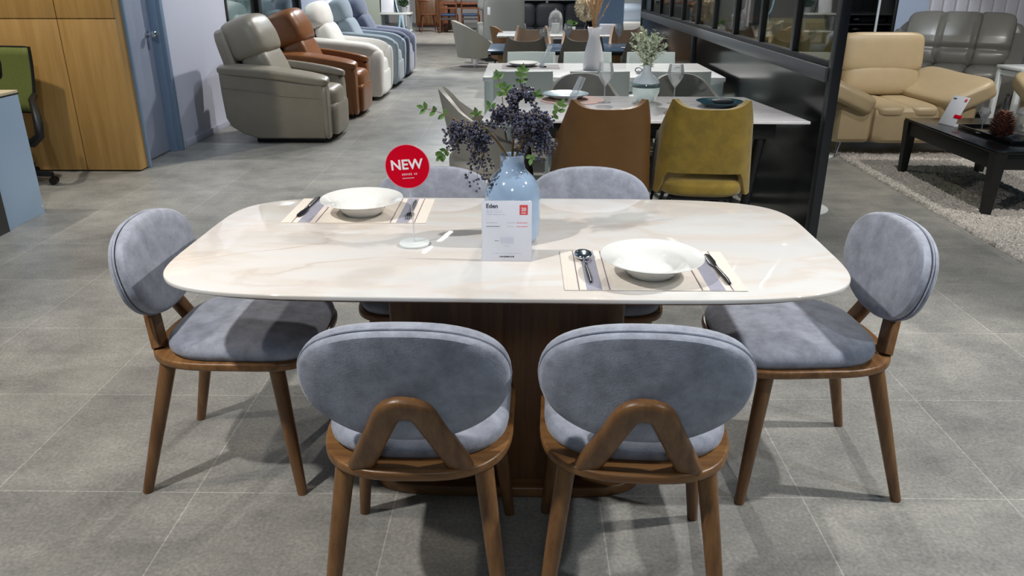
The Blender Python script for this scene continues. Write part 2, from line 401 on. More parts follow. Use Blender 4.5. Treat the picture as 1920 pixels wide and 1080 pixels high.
m.rings([[(x, y, z) for x, y in pts] for z in (.0, 2.6)], closed=False)
tag(m.obj('curtain', mat('pale_sheer', (186, 204, 200), .8)), 'pale green sheer curtain behind the dark framed window', 'curtain')
rk = thing('coat_rail', 'white metal bracket arm standing behind the window glass', 'rail', (-3.5, 9.0, 0))
M().box((0, 0, .6), (.03, .03, 1.2), .004).obj('post', white_paint, rk); M().box((0, -.12, 1.1), (.025, .3, .025), .004, (.12, 0, 0)).obj('arm', white_paint, rk)
M().sq((0, 0, .015), (.3, .3, .03), 3, 5).obj('base', white_paint, rk)
# right: wall pier, curtain wall, back wall
struct('wall_right', M().box((4.905, 10.75, 2.2), (.45, .4, 4.4)), mat('pier', (186, 200, 224), .7))
m = M(); pts = []
for i in range(300):
    x = 5.16+i*.02; ph = (i*.02/.16) % 1
    pts.append((x, 10.72-.055*math.sin(ph*2*PI)-.02*math.sin(ph*4*PI)))
m.rings([[(x, y, z) for x, y in pts] for z in (.02, 2.6)], closed=False)
tag(m.obj('curtain', curtain_m), 'white pleated floor length curtain behind the grey leather sofa', 'curtain')
struct('wall_back', M().box((0, 27, 2.2), (18, .2, 4.4)), mat('far_wall', (176, 176, 176), .7))
# black partition with glazed upper part
m = M(); m.box((1.523, 3.94, 1.3), (.047, .06, 2.6), .003); m.box((1.523, 10.5, 1.3), (.05, .08, 2.6), .003); m.box((1.50, 7.18, .47), (.03, .06, .94), .003)
struct('trim_2', m, frame_dark)
struct('wall_partition', M().box((1.53, 7.22, .475), (.05, 6.5, .95)), black_gloss)
struct('trim_3', M().box((1.522, 7.22, .975), (.07, 6.5, .07), .004), sill_grey)
w = bpy.data.objects.new('window_2', None); C.objects.link(w); w['kind'] = 'structure'
m = M(); ys = [4.59+.655*i for i in range(9)]
for y in ys: m.box((1.525, y, 1.8), (.035, .05, 1.6), .003)
m.box((1.525, 7.22, 1.022), (.04, 6.5, .03), .003)
m.obj('window_mullions', frame_dark, w)
m = M(); ed = [3.97]+ys+[10.46]
for a, b in zip(ed, ed[1:]): m.box((1.53, (a+b)/2, 1.8), (.006, b-a-.04, 1.56))
m.obj('window_panes', pane_glass, w)
# linear lamps in the ceiling track
for i, (x, y0, y1, mt_, tx) in enumerate(((-1.0, 7.3, 7.95, lamp_m, 'near'), (-1.0, 8.75, 10.5, lamp_m, 'far'), (2.26, 8.9, 10.3, cyan_lamp, 'cool'))):
    t = thing('linear_lamp', {'near': 'short slim white linear lamp hung high over the aisle', 'far': 'long slim white linear lamp hung over the aisle', 'cool': 'slim bluish linear lamp hung beyond the black partition'}[tx], 'lamp', (x, (y0+y1)/2, 3.0))
    M().box((0, 0, .03), (.06, y1-y0, .03), .004).obj('lamp_housing', white_paint, t)
    M().box((0, 0, .008), (.045, y1-y0-.02, .012)).obj('diffuser', mt_, t)
    for s in (-.4, .4): M().cone((0, s*(y1-y0), .045), (0, s*(y1-y0), 1.2), .002, .002, 6).obj('cable', chrome, t)

# ================================================================= DINING TABLE
TBL = (-.043, 2.072)
T = thing('dining_table', 'large dining table with glossy beige stone top on a walnut slab column', 'table', (*TBL, 0), rad(-.7))
out = superell(.868, .432, 5.2, 120)
M().prism(out, .733, .745, .003).obj('tabletop', marble, T, label='glossy cream and beige veined stone top')
e = superell(.845, .41, 5.2, 120); g = superell(.78, .345, 5.2, 120)
M().rings([[(x, y, .700) for x, y in g], [(x, y, .722) for x, y in e], [(x, y, .733) for x, y in e]]).obj('underframe', walnut_dark, T)
M().prism(superell(.335, .125, 4.5, 80), .035, .70, .002).obj('column', walnut_dark, T)
M().prism(superell(.405, .175, 4.2, 80), .0, .035, .006).obj('base_plate', walnut_x, T)
M().box((.27, -.128, .075), (.022, .012, .02), .001).obj('metal_tag', chrome, T, label='small square metal tag low on the column')

# ================================================================= DINING CHAIRS
def dining_chair(label, loc, rz):
    t = thing('dining_chair', label, 'chair', loc, rz, 'blue grey oval back dining chairs around the stone table')
    def plan(hw, yr, yf, k=56):
        o = []
        for i in range(k):
            a = 2*PI*i/k; c, s_ = math.cos(a), math.sin(a); n = 4.6 if s_ > 0 else 2.9; e_ = 2/n
            y = math.copysign(abs(s_)**e_, s_); o.append((hw*math.copysign(abs(c)**e_, c)*(1+.03*max(0, y)), y*(yf if s_ > 0 else -yr)))
        return o
    M().prism(plan(.222, -.245, .25), .412, .436, .007).obj('seat_frame', walnut_x, t)
    P = plan(1, -1, 1); rs = []
    for sc, z in ((.955, .436), (.99, .446), (1, .456), (.985, .469), (.93, .480), (.75, .488), (.45, .492)):
        rs.append([(x*.212*sc, (y*.245*sc if y > 0 else y*.195*sc), z-.006*max(0, y)**2) for x, y in P])
    rs.append([(0, .01, .493)]); M().rings(rs).obj('seat', suede, t)
    for sx in (-1, 1):
        for tp, ft in (((.165*sx, .135, .416), (.208*sx, .182, 0)), ((.155*sx, -.172, .416), (.206*sx, -.282, 0))):
            M().tube([tp, Vector(tp).lerp(Vector(ft), .5), ft], [.0225, .0195, .0145], 16).obj('leg', walnut, t)
    tl = rad(11); ca, sa = math.cos(tl), math.sin(tl)
    def bp(x, v, d):            # back coordinates: x across, v up the back, d towards the sitter
        return (x, -.252-v*sa+d*ca+.42*x*x, .655+v*ca+d*sa)
    K = 56; O = []
    for i in range(K):
        a = 2*PI*i/K; c, s_ = math.cos(a), math.sin(a); e_ = 2/2.35
        x = math.copysign(abs(c)**e_, c); v = math.copysign(abs(s_)**e_, s_)
        x *= 1+.07*v-.10*max(0, -v)**2; O.append((x*.218, v*.141))
    def pad(steps):
        r = [[bp(x*s_, v*s_, d) for x, v in O] for s_, d in steps[:-1]]; r.append([bp(0, 0, steps[-1][1])]); return M().rings(r)
    b = pad(((.955, .002), (.99, .008), (1, .017), (.985, .028), (.93, .036), (.75, .041), (.4, .043), (0, .043))).obj('backrest', suede, t)
    pad(((.97, .0), (.995, -.005), (.99, -.012), (.955, -.018), (.8, -.021), (.4, -.022), (0, -.022))).obj('back_shell', suede, b)
    rp = [bp(x*.998, v*.998, .0015) for x, v in O]
    rs = []
    for i, p in enumerate(rp):
        p = Vector(p); tg = (Vector(rp[(i+1) % K])-Vector(rp[i-1])).normalized(); up = Vector((0, 1, 0)); sd = tg.cross(up).normalized()
        rs.append([p+(up*math.cos(2*PI*k/6)+sd*math.sin(2*PI*k/6))*.0026 for k in range(6)])
    rs.append(rs[0]); M().rings(rs, False, False).obj('piping', suede, b)
    # wooden A-shaped carrier
    key = [Vector((-.112, -.212, .432)), Vector((-.030, -.268, .612)), Vector((.030, -.268, .612)), Vector((.112, -.212, .432))]
    path = [key[0].lerp(key[1], q/6) for q in range(6)]
    for a_, b_, c_ in ((key[0], key[1], key[2]), (key[1], key[2], key[3])):
        p0, p2 = b_+(a_-b_).normalized()*.034, b_+(c_-b_).normalized()*.024
        path += [(1-u)**2*p0+2*u*(1-u)*b_+u*u*p2 for u in [q/6 for q in range(7)]]
    path += [key[2].lerp(key[3], q/6) for q in range(1, 7)]
    path = [p for n_, p in enumerate(path) if n_ < 6 and (p-key[1]).length > .038 or 6 <= n_ < 20 or n_ >= 20 and (p-key[2]).length > .038]
    M().bar(path, .056, .032, (0, -.95, -.31)).obj('back_support', walnut, t)
    return t
ch = dining_chair('blue grey oval back chair nearest at left, its back to us', (-.240, 1.645, 0), 0)
copy_tree(ch, (.268, 1.642, 0), rad(-3.5), 'blue grey oval back chair nearest on the right, its back to us, skewed slightly')
copy_tree(ch, (-.832, 2.118, 0), rad(-90), 'blue grey oval back chair at the left end of the stone table, facing right')
copy_tree(ch, (.812, 2.098, 0), rad(92), 'blue grey oval back chair at the right end of the stone table, facing left')
copy_tree(ch, (-.312, 2.475, 0), rad(180), 'blue grey oval back chair behind the table, behind the red NEW sign')
copy_tree(ch, (.236, 2.475, 0), rad(180), 'blue grey oval back chair behind the table, in front of the brown leather chair')

# ================================================================= TABLE SETTING
ZT = .7453
def place_mat(label, x0, x1, y0, y1, rz=0):
    t = thing('placemat', label, 'placemat', ((x0+x1)/2, (y0+y1)/2, ZT), rz, 'striped placemats on the stone table')
    w, d = x1-x0, y1-y0
    M().box((0, 0, .001), (w, d, .002), .0006).obj('mat', mat_beige, t)
    for s in (-1, 1):
        M().box((s*(w/2-.07), 0, .0022), (.037, d-.001, .0008)).obj('stripe', mat_lilac, t, label='lilac grey stripe')
        for k in (-1, 1):
            M().box((s*(w/2-.07)+k*.026, 0, .0022), (.015, d-.001, .0008)).obj('stripe', mat_cream, t, label='cream stripe')
            M().box((s*(w/2-.07)+k*.036, 0, .0022), (.0022, d-.001, .0008)).obj('stripe', mat_plum, t, label='thin plum line')
    return t
place_mat('beige placemat with lilac stripes under the bowl at the back left of the table', -.722, -.288, 2.213, 2.482)
place_mat('beige placemat with lilac stripes under the bowl at the front right of the table', .10, .528, 1.688, 1.966)
bowl = thing('soup_bowl', 'wide rimmed white soup bowl at the front right of the table', 'bowl', (.317, 1.795, ZT+.0024), 0, 'white soup bowls')
pr = [(0, .004), (.03, .004), (.045, .006), (.05, 0), (.054, 0), (.056, .004), (.066, .014), (.079, .032), (.09, .041), (.122, .053), (.1265, .0565), (.125, .0585), (.112, .0545), (.09, .0475), (.081, .042), (.075, .030), (.063, .015), (.045, .009), (0, .008)]
M().lathe((0, 0, 0), pr, 64).xf(Matrix.Diagonal((1, 1, .86, 1))).obj('bowl_body', porcelain, bowl, 60)
copy_tree(bowl, (-.494, 2.312, ZT+.0024), 0, 'wide rimmed white soup bowl at the back left, beside the red NEW sign')
def spoon(label, loc, rz, fork=False):
    t = thing('fork' if fork else 'spoon', label, 'fork' if fork else 'spoon', loc, rz, 'cutlery on the placemats')
    M().tube([(0, -.095, .004), (0, -.06, .005), (0, -.02, .0045), (0, .02, .004)], [.003, .0048, .0042, .003], 10).obj('handle', handle_black, t, label='black handle')
    m = M()
    m.tube([(0, .018, .004), (0, .04, .006), (0, .055, .005)], [.003, .0025, .004], 8)
    if fork:
        m.box((0, .062, .005), (.022, .022, .003), .001)
        for i in range(4): m.box((-.0085+i*.0057, .09, .006), (.003, .04, .002), .0008)
    else:
        m.sq((0, .084, .011), (.048, .064, .02), 2.1, 7)
    m.obj('head', chrome if not fork else handle_black, t, label='polished steel bowl of the spoon' if not fork else None) if not fork else m.obj('head', handle_black, t)
    return t
def knife(label, loc, rz):
    t = thing('knife', label, 'knife', loc, rz, 'cutlery on the placemats')
    M().tube([(0, -.115, .005), (0, -.09, .006), (0, -.03, .005), (0, 0, .0045)], [.004, .0058, .005, .0038], 10).obj('handle', handle_black, t)
    m = M(); m.prism([(-.004, 0), (.004, 0), (.0055, .02), (.0105, .04), (.0105, .08), (.006, .098), (0, .1), (-.007, .09), (-.0095, .06), (-.009, .03)], .003, .0052, .0006)
    m.obj('blade', handle_black, t); return t
spoon('steel headed black spoon at the left of the front right bowl', (.161, 1.825, ZT+.002), rad(2))
knife('black knife at the right of the front right bowl', (.486, 1.835, ZT+.002), rad(3))
knife('black knife on the left stripe of the back left placemat', (-.676, 2.362, ZT+.002), rad(177))
spoon('black fork beside the clear stem of the red NEW sign', (-.345, 2.352, ZT+.002), rad(181), True)

# price card
pc = thing('price_card', 'white price card reading Eden standing in front of the blue vase', 'sign', (-.040, 1.888, ZT), rad(-.5))
TLT = rad(-6)
m = M(); m.box((0, 0, .0785), (.1275, .0015, .157), .0004); m.xf(Matrix.Rotation(TLT, 4, 'X')); m.obj('card', white_card, pc)
m = M(); m.box((0, .0025, .079), (.1285, .0025, .158), .0006); m.xf(Matrix.Rotation(TLT, 4, 'X')); m.box((0, .035, .0012), (.1285, .07, .0024), .0006); m.obj('acrylic_stand', acrylic, pc)
def onp(x, z, d=-.0009): return (x, d*math.cos(TLT)-(z)*math.sin(TLT), z*math.cos(TLT)+d*math.sin(TLT))
RT = (PI/2+TLT, 0, 0)
text('lettering', 'Eden', .0155, ink, pc, onp(-.053, .139), RT, bold=.0003)
def dashes(x0, x1, z, h, mm, name='small_print', seedv=1):
    rr = random.Random(seedv); m = M(); x = x0
    while x < x1:
        w_ = rr.uniform(.0015, .004); m.box((x+w_/2, -.0009, z), (w_, .0003, h*rr.uniform(.6, 1)))
        x += w_+rr.uniform(.0006, .0015)
    m.xf(Matrix.Rotation(TLT, 4, 'X')); return m.obj(name, mm, pc)
for i, (x0, x1, z, h, mm) in enumerate(((-.051, -.036, .1325, .0016, ink_light), (-.033, -.015, .1325, .001, ink_light), (-.051, -.036, .128, .0016, ink_light), (-.033, -.012, .128, .001, ink_light), (-.051, -.037, .1225, .0016, ink_light), (-.033, -.005, .1225, .0014, ink_light),
        (-.052, -.026, .101, .0018, ink_light), (0, .02, .101, .0014, ink_light), (.026, .052, .101, .0022, ink_red),
        (-.052, -.018, .0915, .002, ink), (0, .02, .0915, .0014, ink_light), (.026, .052, .0915, .0022, ink_red),
        (-.030, -.021, .054, .002, ink), (-.006, .006, .0405, .0014, ink_light), (-.036, .036, .021, .0009, ink_light))): dashes(x0, x1, z, h, mm, seedv=i)
m = M(); m.box((.043, -.0009, .1345), (.021, .0004, .0255)); m.xf(Matrix.Rotation(TLT, 4, 'X')); m.obj('red_badge', ink_red, pc)
text('badge_figures', '20', .0125, white_ink, pc, onp(.043, .1315, -.0012), RT, align='CENTER', bold=.0003)
m = M(); m.box((.043, -.0012, .1265), (.011, .0004, .0018)); m.xf(Matrix.Rotation(TLT, 4, 'X')); m.obj('badge_line', white_ink, pc)
m = M(); m.box((.0005, -.0009, .055), (.034, .0003, .017)); m.xf(Matrix.Rotation(TLT, 4, 'X')); m.obj('plan_drawing', mat('plan_grey', (204, 208, 222), .6), pc)
dashes(-.019, .017, .0125, .0042, ink, 'maker_line', 91)

# NEW sign
ns = thing('sign_stand', 'round red NEW sign on a clear stem with a white disc foot', 'sign', (-.296, 2.022, ZT))
M().lathe((0, 0, 0), [(0, 0), (.041, 0), (.0425, .002), (.0425, .005), (.041, .0065), (0, .0065)], 40).obj('foot', mat('frosted_white', (232, 238, 238), .15), ns)
M().tube([(0, 0, .006), (-.001, 0, .08), (-.006, -.008, .19)], .0022, 8).obj('stem', acrylic, ns)
m = M(); dm = Matrix.Translation((-.007, -.012, .219)) @ Matrix.Rotation(rad(4), 4, 'Y') @ Matrix.Rotation(PI/2, 4, 'X')
m.lathe((0, 0, 0), [(0, -.001), (.057, -.001), (.057, .001), (0, .001)], 56); m.xf(dm)
ds = m.obj('disc', red_card, ns)
m = M(); m.rings([[(r*math.cos(2*PI*i/56), r*math.sin(2*PI*i/56), z) for i in range(56)] for r, z in ((.057, -.0013), (.0585, -.0013), (.0585, .0013), (.057, .0013))], False, False); m.xf(dm); m.obj('rim', mat('pink_rim', (236, 120, 140), .3), ds)
dr = (PI/2, rad(-4), 0)
text('lettering', 'NEW', .0365, white_ink, ds, (-.008, -.0135, .2125), (PI/2, rad(-4), 0), bold=.0009, align='CENTER')
m = M(); rr = random.Random(5)
for i in range(9):
    if i in (6,): continue
    m.box((-.0245+i*.0046+.004, -.0136, .199+(i-4)*.0003), (.003, .0003, .006*rr.uniform(.7, 1)), 0, (0, rr.uniform(-.3, .3), 0))
m.obj('small_print', mat('pink_ink', (246, 170, 184), .5), ds)
M().box((-.006, -.0136, .1885), (.031, .0003, .0024), 0, (0, rad(-4), 0)).obj('small_print', MATS['pink_ink'], ds)

# blue vase
vs = thing('ceramic_vase', 'glossy pale blue bottle vase holding berry branches on the stone table', 'vase', (-.028, 2.066, ZT))
pv = [(0, .002), (.055, 0), (.066, .003), (.0745, .02), (.0765, .06), (.0765, .115), (.0745, .14), (.068, .163), (.056, .181), (.042, .194), (.035, .203), (.0325, .215), (.0325, .236), (.034, .2395), (.0315, .2405), (.029, .236), (.029, .21), (.05, .17), (.068, .12), (.068, .02), (0, .01)]
M().lathe((0, 0, 0), pv, 56).obj('vase_body', vase_blue, vs, 60)
random.seed(11)
def leaf(m, p, d, ln, wd, up=(0, 0, 1)):
    d = Vector(d).normalized(); sd = d.cross(Vector(up)); sd = sd.normalized() if sd.length > .01 else Vector((1, 0, 0)); n = sd.cross(d)
    p = Vector(p); pts = [p, p+d*ln*.3+sd*wd*.45+n*.1*wd, p+d*ln*.65+sd*wd*.42+n*.1*wd, p+d*ln-n*.1*wd, p+d*ln*.65-sd*wd*.42+n*.1*wd, p+d*ln*.3-sd*wd*.45+n*.1*wd, p+d*ln*.33-n*.05*wd, p+d*ln*.66-n*.05*wd]
    m.add(pts, [(0, 1, 6), (1, 2, 7, 6), (2, 3, 7), (0, 6, 5), (6, 7, 4, 5), (7, 3, 4)])
def berry_spray(name, label, base, mid, centers, shoots, n_tw, seed):
    rn = random.Random(seed); t = thing(name, label, 'branch', base, 0, 'berry branches in the blue vase'); B = Vector(base)
    st = M(); be = M(); lv = M()
    mid = Vector(mid)-B; st.tube([(0, 0, -.06), (0, 0, 0), mid*.5+Vector((0, 0, .004)), mid], [.0035, .0034, .003, .0025], 8)
    ico = bmesh.new(); bmesh.ops.create_icosphere(ico, subdivisions=1, radius=1); ico.verts.index_update()
    iv = [v.co.copy() for v in ico.verts]; fi = [[v.index for v in q.verts] for q in ico.faces]; ico.free()
    for (cx, cy, cz, rx, ry, rz, drop, cnt) in centers:
        cc = Vector((cx, cy, cz))-B; st.tube([mid, mid.lerp(cc, .5)+Vector((0, 0, .015)), cc], [.0024, .002, .0016], 6)
        for k in range(cnt):
            a = rn.uniform(0, 2*PI); el = rn.uniform(-.3, .95); R_ = rn.uniform(.55, 1)
            end = cc+Vector((rx*R_*math.cos(a)*math.cos(el), ry*R_*math.sin(a)*math.cos(el), rz*R_*math.sin(el)-drop*rn.random()**2))
            q = [cc, cc.lerp(end, .5)+Vector((0, 0, .02)), end]; st.tube(q, [.0011, .0009, .0006], 4)
            nb = rn.randint(12, 17)
            for j in range(nb):
                u = .35+.65*j/nb; p = (1-u)**2*q[0]+2*u*(1-u)*q[1]+u*u*q[2]+Vector([rn.gauss(0, .006) for _ in range(3)])
                r = rn.uniform(.003, .0046); be.add([p+v*r for v in iv], fi)
    for sh in shoots:
        pts = [Vector(p)-B for p in sh]; st.tube(pts, [.0014]+[.0009]*(len(pts)-1), 5)
        tot = len(pts)
        for i in range(tot-1):
            for u in (.35, .85):
                p = pts[i].lerp(pts[i+1], u); d = (pts[i+1]-pts[i]).normalized(); sd = d.cross(Vector((0, 1, .2))).normalized()
                if i == 0 and u < .5: continue
                for s in (-1, 1): leaf(lv, p, d*.6+sd*s*.9+Vector((0, rn.uniform(-.5, .3), 0)), rn.uniform(.017, .024), rn.uniform(.011, .014), (0, -1, .3))
        leaf(lv, pts[-1], pts[-1]-pts[-2], .02, .012, (0, -1, .3))
    st.obj('stem', twig_m, t); be.obj('berries', berry_m, t, 60, kind='stuff'); lv.obj('leaves', leaf_m, t, 60, kind='stuff')
berry_spray('berry_branch', 'dark berry branch drooping to the left of the blue vase', (-.038, 2.066, .975), (-.095, 2.05, 1.055),
    [(-.150, 2.04, 1.055, .065, .05, .03, .07, 44), (-.115, 2.03, 1.03, .04, .04, .02, .14, 26)],
    [[(-.15, 2.04, 1.07), (-.21, 2.03, 1.10), (-.255, 2.02, 1.115)], [(-.17, 2.03, 1.03), (-.205, 2.02, 1.0), (-.215, 2.02, .99)], [(-.11, 2.02, 1.07), (-.118, 2.0, 1.105)]], 6, 3)
berry_spray('berry_branch', 'dark berry branch standing upright in the middle of the blue vase', (-.028, 2.066, .98), (-.02, 2.055, 1.085),
    [(-.005, 2.05, 1.135, .045, .045, .035, .03, 30), (-.045, 2.04, 1.095, .05, .05, .03, .06, 34), (.005, 2.02, 1.075, .05, .05, .03, .05, 32)],
    [[(-.01, 2.06, 1.14), (-.006, 2.055, 1.18), (-.002, 2.05, 1.205)], [(-.05, 2.05, 1.1), (-.055, 2.05, 1.15), (-.065, 2.045, 1.19)], [(-.06, 2.05, 1.07), (-.085, 2.04, 1.115)], [(-.035, 2.03, 1.12), (-.045, 2.02, 1.165)]], 6, 5)
berry_spray('berry_branch', 'dark berry branch leaning to the right of the blue vase', (-.018, 2.066, .98), (.015, 2.05, 1.06),
    [(.035, 2.045, 1.075, .055, .05, .035, .10, 52), (.05, 2.04, 1.03, .03, .035, .02, .07, 22)],
    [[(.05, 2.05, 1.085), (.085, 2.04, 1.095), (.098, 2.04, 1.12)], [(.03, 2.04, 1.03), (.022, 2.02, .985)], [(.02, 2.05, 1.12), (.035, 2.04, 1.145)]], 6, 8)

# ================================================================= UPHOLSTERY BUILDERS
def recliner(label, loc, rz, lm, puffy=False, group='recliner armchairs in a row along the left wall'):
    t = thing('recliner', label, 'armchair', loc, rz, group)
    so = [(-.20, .045), (-.34, .085), (-.44, .15), (-.485, .23), (-.50, .45), (-.505, .64), (-.2, .615), (.2, .565), (.40, .54), (.432, .49), (.425, .3), (.41, .045)]
    for s in (-1, 1):
        M().side([(y, z) for y, z in so], s*.405, s*.265, .022).obj('side_panel', lm, t)
        if puffy:
            M().sq((s*.338, -.02, .655), (.17, 1.0, .20), 4.2, 10, (0, s*rad(6), 0), lambda q: (q.x, q.y, q.z-.09*(q.y+.5)-.16*max(0, q.y-.36))).obj('armrest', lm, t)
            M().sq((s*.338, .43, .32), (.165, .16, .56), 4.2, 10, (rad(-3), 0, 0)).obj('arm_front', lm, t)
        else:
            M().sq((s*.345, -.03, .66), (.19, .98, .085), 4.6, 12, (0, s*rad(8), 0), lambda q: (q.x*(1+.15*q.y), q.y, q.z-.115*(q.y+.5)+.02*math.sin(PI*(q.y+.5))-.02*max(0, -q.y-.3))).obj('armrest', lm, t)
            M().sq((s*.338, .425, .28), (.15, .05, .48), 5, 8).obj('arm_front', lm, t)
        if not puffy:
            M().tube([(s*.409, -.49, .50), (s*.4095, -.2, .47), (s*.4095, .1, .425), (s*.409, .42, .405)], .0035, 6).obj('seam', lm, t)
    M().sq((0, .04, .345), (.54, .90, .23), 5, 10, (rad(3), 0, 0), lambda q: (q.x, q.y, q.z+(.018*math.cos(q.x*5) if q.z > 0 else 0))).obj('seat', lm, t)
    M().sq((0, .445, .195), (.53, .10, .29), 8, 9, (rad(-2), 0, 0)).obj('footrest', lm, t)
    M().sq((0, -.405, .62), (.66, .11, .76), 8, 10, (rad(15), 0, 0)).obj('back_shell', lm, t)
    if puffy:
        M().sq((0, -.17, .67), (.58, .22, .46), 4.5, 10, (rad(24), 0, 0)).obj('back_cushion', lm, t)
        M().sq((0, -.31, .985), (.60, .26, .31), 3.2, 10, (rad(14), 0, 0), lambda q: (q.x*(1-.25*max(0, q.z)), q.y+.06*math.cos(q.x*4)-.05, q.z-.25*q.x*q.x)).obj('headrest', lm, t)
    else:
        M().sq((0, -.175, .63), (.57, .27, .38), 5, 10, (rad(25), 0, 0)).obj('back_cushion', lm, t)
        def hd(q): return (q.x*(1-.30*max(0, q.z)), q.y-.16*max(0, q.z)-.05*(1-math.cos(q.x*3)), q.z-.18*q.x*q.x)
        M().sq((0, -.285, .915), (.62, .35, .37), 4.6, 12, (rad(19), 0, 0), hd).obj('headrest', lm, t)
    M().box((0, .06, .022), (.66, .62, .044), .01).obj('plinth', black_matte, t)
    return t
recliner('taupe leather recliner nearest in the row by the wall', (-2.205, 7.47, 0), rad(-90), leather_taupe)
recliner('tan brown leather recliner, second in the row by the wall', (-2.215, 8.80, 0), rad(-90), leather_tan)
recliner('white fabric recliner with puffy headrest in the row by the wall', (-2.21, 10.12, 0), rad(-90), fabric_white, True)
recliner('ice blue fabric recliner between the white one and the slate one', (-2.21, 11.32, 0), rad(-90), fabric_ice, True)
recliner('slate grey fabric recliner at the far end of the row', (-2.21, 12.45, 0), rad(-90), fabric_slate, True)

def lounge(label, loc, rz, lm):
    t = thing('armchair', label, 'armchair', loc, rz, 'wide beige leather armchairs around the shaggy rug')
    for s in (-1, 1):
        M().sq((s*.42, .0, .29), (.33, .92, .35), 9, 8).obj('side_panel', lm, t)
        def fl(q): return (q.x+s*.08*(q.y+.1), q.y, q.z+.09*max(0, -q.y)-.03*max(0, q.y))
        M().sq((s*.435, .02, .495), (.46, 1.0, .165), 6, 11, (0, -s*rad(24), 0), fl).obj('armrest', lm, t)
    M().sq((0, .08, .27), (.56, .80, .31), 9, 8).obj('seat_base', lm, t)
    for s in (-1, 1): M().sq((s*.135, .06, .385), (.285, .86, .11), 4.2, 9).obj('seat_cushion', lm, t)
    M().sq((0, -.35, .52), (.70, .2, .72), 7, 8, (rad(10), 0, 0)).obj('back_shell', lm, t)
    M().sq((0, -.215, .575), (.68, .2, .30), 4.2, 9, (rad(13), 0, 0)).obj('back_cushion', lm, t)
    M().sq((0, -.27, .785), (.72, .235, .35), 6.5, 12, (rad(9), 0, 0)).obj('headrest', lm, t)
    M().tube([(0, -.135, .645), (0, -.150, .74), (0, -.166, .84), (0, -.19, .93), (0, -.25, .960)], .004, 6).obj('seam', mat('beige_seam', (160, 136, 104), .6), t)
    for s in (-1, 1):
        for y in (-.36, .40): M().tube([(s*.50, y, .13), (s*.53, y+.015, 0)], [.016, .009], 10).obj('leg', chrome, t)
    return t
lounge('beige leather armchair with split headrest on the far edge of the shaggy rug', (3.17, 6.98, 0.004), rad(180), leather_beige)
lounge('beige leather armchair at the right edge of view, only its arm tip showing', (4.86, 6.52, 0.004), rad(90), leather_beige)

t = thing('sofa', 'grey leather sofa with three padded back panels in front of the pleated curtain', 'sofa', (4.70, 8.93, 0), rad(180-33))
def grooves(q):
    y = q.y
    if q.y > 0:
        y -= .045*math.exp(-((abs(q.x)-.178)/.022)**2)+.030*math.exp(-((q.z+.13)/.03)**2)
    return (q.x, y-.14*max(0, q.z)+.03*math.cos(q.z*5), q.z)
M().sq((0, -.30, .75), (1.07, .32, .62), 7.5, 40, (rad(22), 0, 0), grooves).obj('back_cushion', leather_grey, t)
for i in (-1, 0, 1): M().sq((i*.345, .08, .42), (.352, .80, .22), 5, 9).obj('seat_cushion', leather_grey, t)
M().sq((0, -.43, .54), (1.30, .2, .88), 6, 9, (rad(14), 0, 0)).obj('back_shell', leather_grey, t)
for s in (-1, 1):
    M().side([(-.5, .06), (.40, .06), (.43, .3), (.40, .53), (-.1, .60), (-.34, .84), (-.50, .86)], s*.68, s*.5, .035).obj('armrest', leather_grey, t)
M().sq((0, .02, .2), (1.12, .86, .28), 9, 8).obj('seat_base', leather_grey, t)
M().box((0, 0, .04), (1.1, .7, .08), .01).obj('plinth', black_matte, t)

# shaggy rug
rn = random.Random(4); nx, ny = 210, 300; x0, x1, y0, y1 = 2.68, 5.2, 3.2, 6.78
vs_ = []; fs_ = []
for j in range(ny):
    for i in range(nx):
        edge = i in (0, nx-1) or j in (0, ny-1)
        vs_.append((x0+(x1-x0)*i/(nx-1)+rn.uniform(-.005, .005), y0+(y1-y0)*j/(ny-1)+rn.uniform(-.005, .005), .001 if edge else rn.uniform(.006, .03)))
for j in range(ny-1):
    for i in range(nx-1): fs_.append((j*nx+i, j*nx+i+1, (j+1)*nx+i+1, (j+1)*nx+i))
m = M(); m.add(vs_, fs_); tag(m.obj('rug', rug_m, ang=180), 'shaggy greyish beige rug under the black coffee table', 'rug')

# coffee table
CX, CY = 3.245, 5.405
t = thing('coffee_table', 'glossy black coffee table with tapered legs on the shaggy rug', 'table', (CX, CY, .012))
M().prism([(-.33, -.62), (.33, -.62), (.33, .62), (-.33, .62)], .395, .412, .003).obj('tabletop', black_gloss, t)
m = M()
for s in (-1, 1): m.box((s*.305, 0, .345), (.03, 1.12, .10), .002); m.box((0, s*.59, .345), (.56, .03, .10), .002)
m.obj('apron', black_matte, t)
for sx in (-1, 1):
    for sy in (-1, 1):
        m = M(); a = (sx*.295, sy*.585)
        m.rings([[(a[0]+dx*w_+o*sx, a[1]+dy*w_+o*sy, z) for dx, dy in ((-1, -1), (1, -1), (1, 1), (-1, 1))] for w_, z, o in ((.024, 0, -.0), (.038, .395, 0))]); m.obj('leg', black_matte, t)
ZC = .4245
t = thing('serving_tray', 'flat black serving tray on the glossy coffee table', 'tray', (3.33, 5.30, ZC))
m = M(); m.box((0, 0, .006), (.46, .62, .012), .003)
for s in (-1, 1): m.box((s*.224, 0, .016), (.012, .62, .02), .003); m.box((0, s*.304, .016), (.46, .012, .02), .003)
m.obj('tray_body', black_gloss, t)
t = thing('price_card', 'folded white price card with a red bar on the black coffee table', 'sign', (3.07, 5.72, ZC+.001), rad(-78))
m = M(); m.box((0, .045, .10), (.16, .003, .215), .001, (rad(-24), 0, 0)); m.obj('card', white_card, t)
M().box((.066, .028, .066), (.07, .004, .026), .001, (rad(-24), 0, 0)).obj('red_bar', red_card, t)
M().box((.058, .078, .178), (.022, .004, .02), .0005, (rad(-24), 0, 0)).obj('red_badge', ink_red, t)
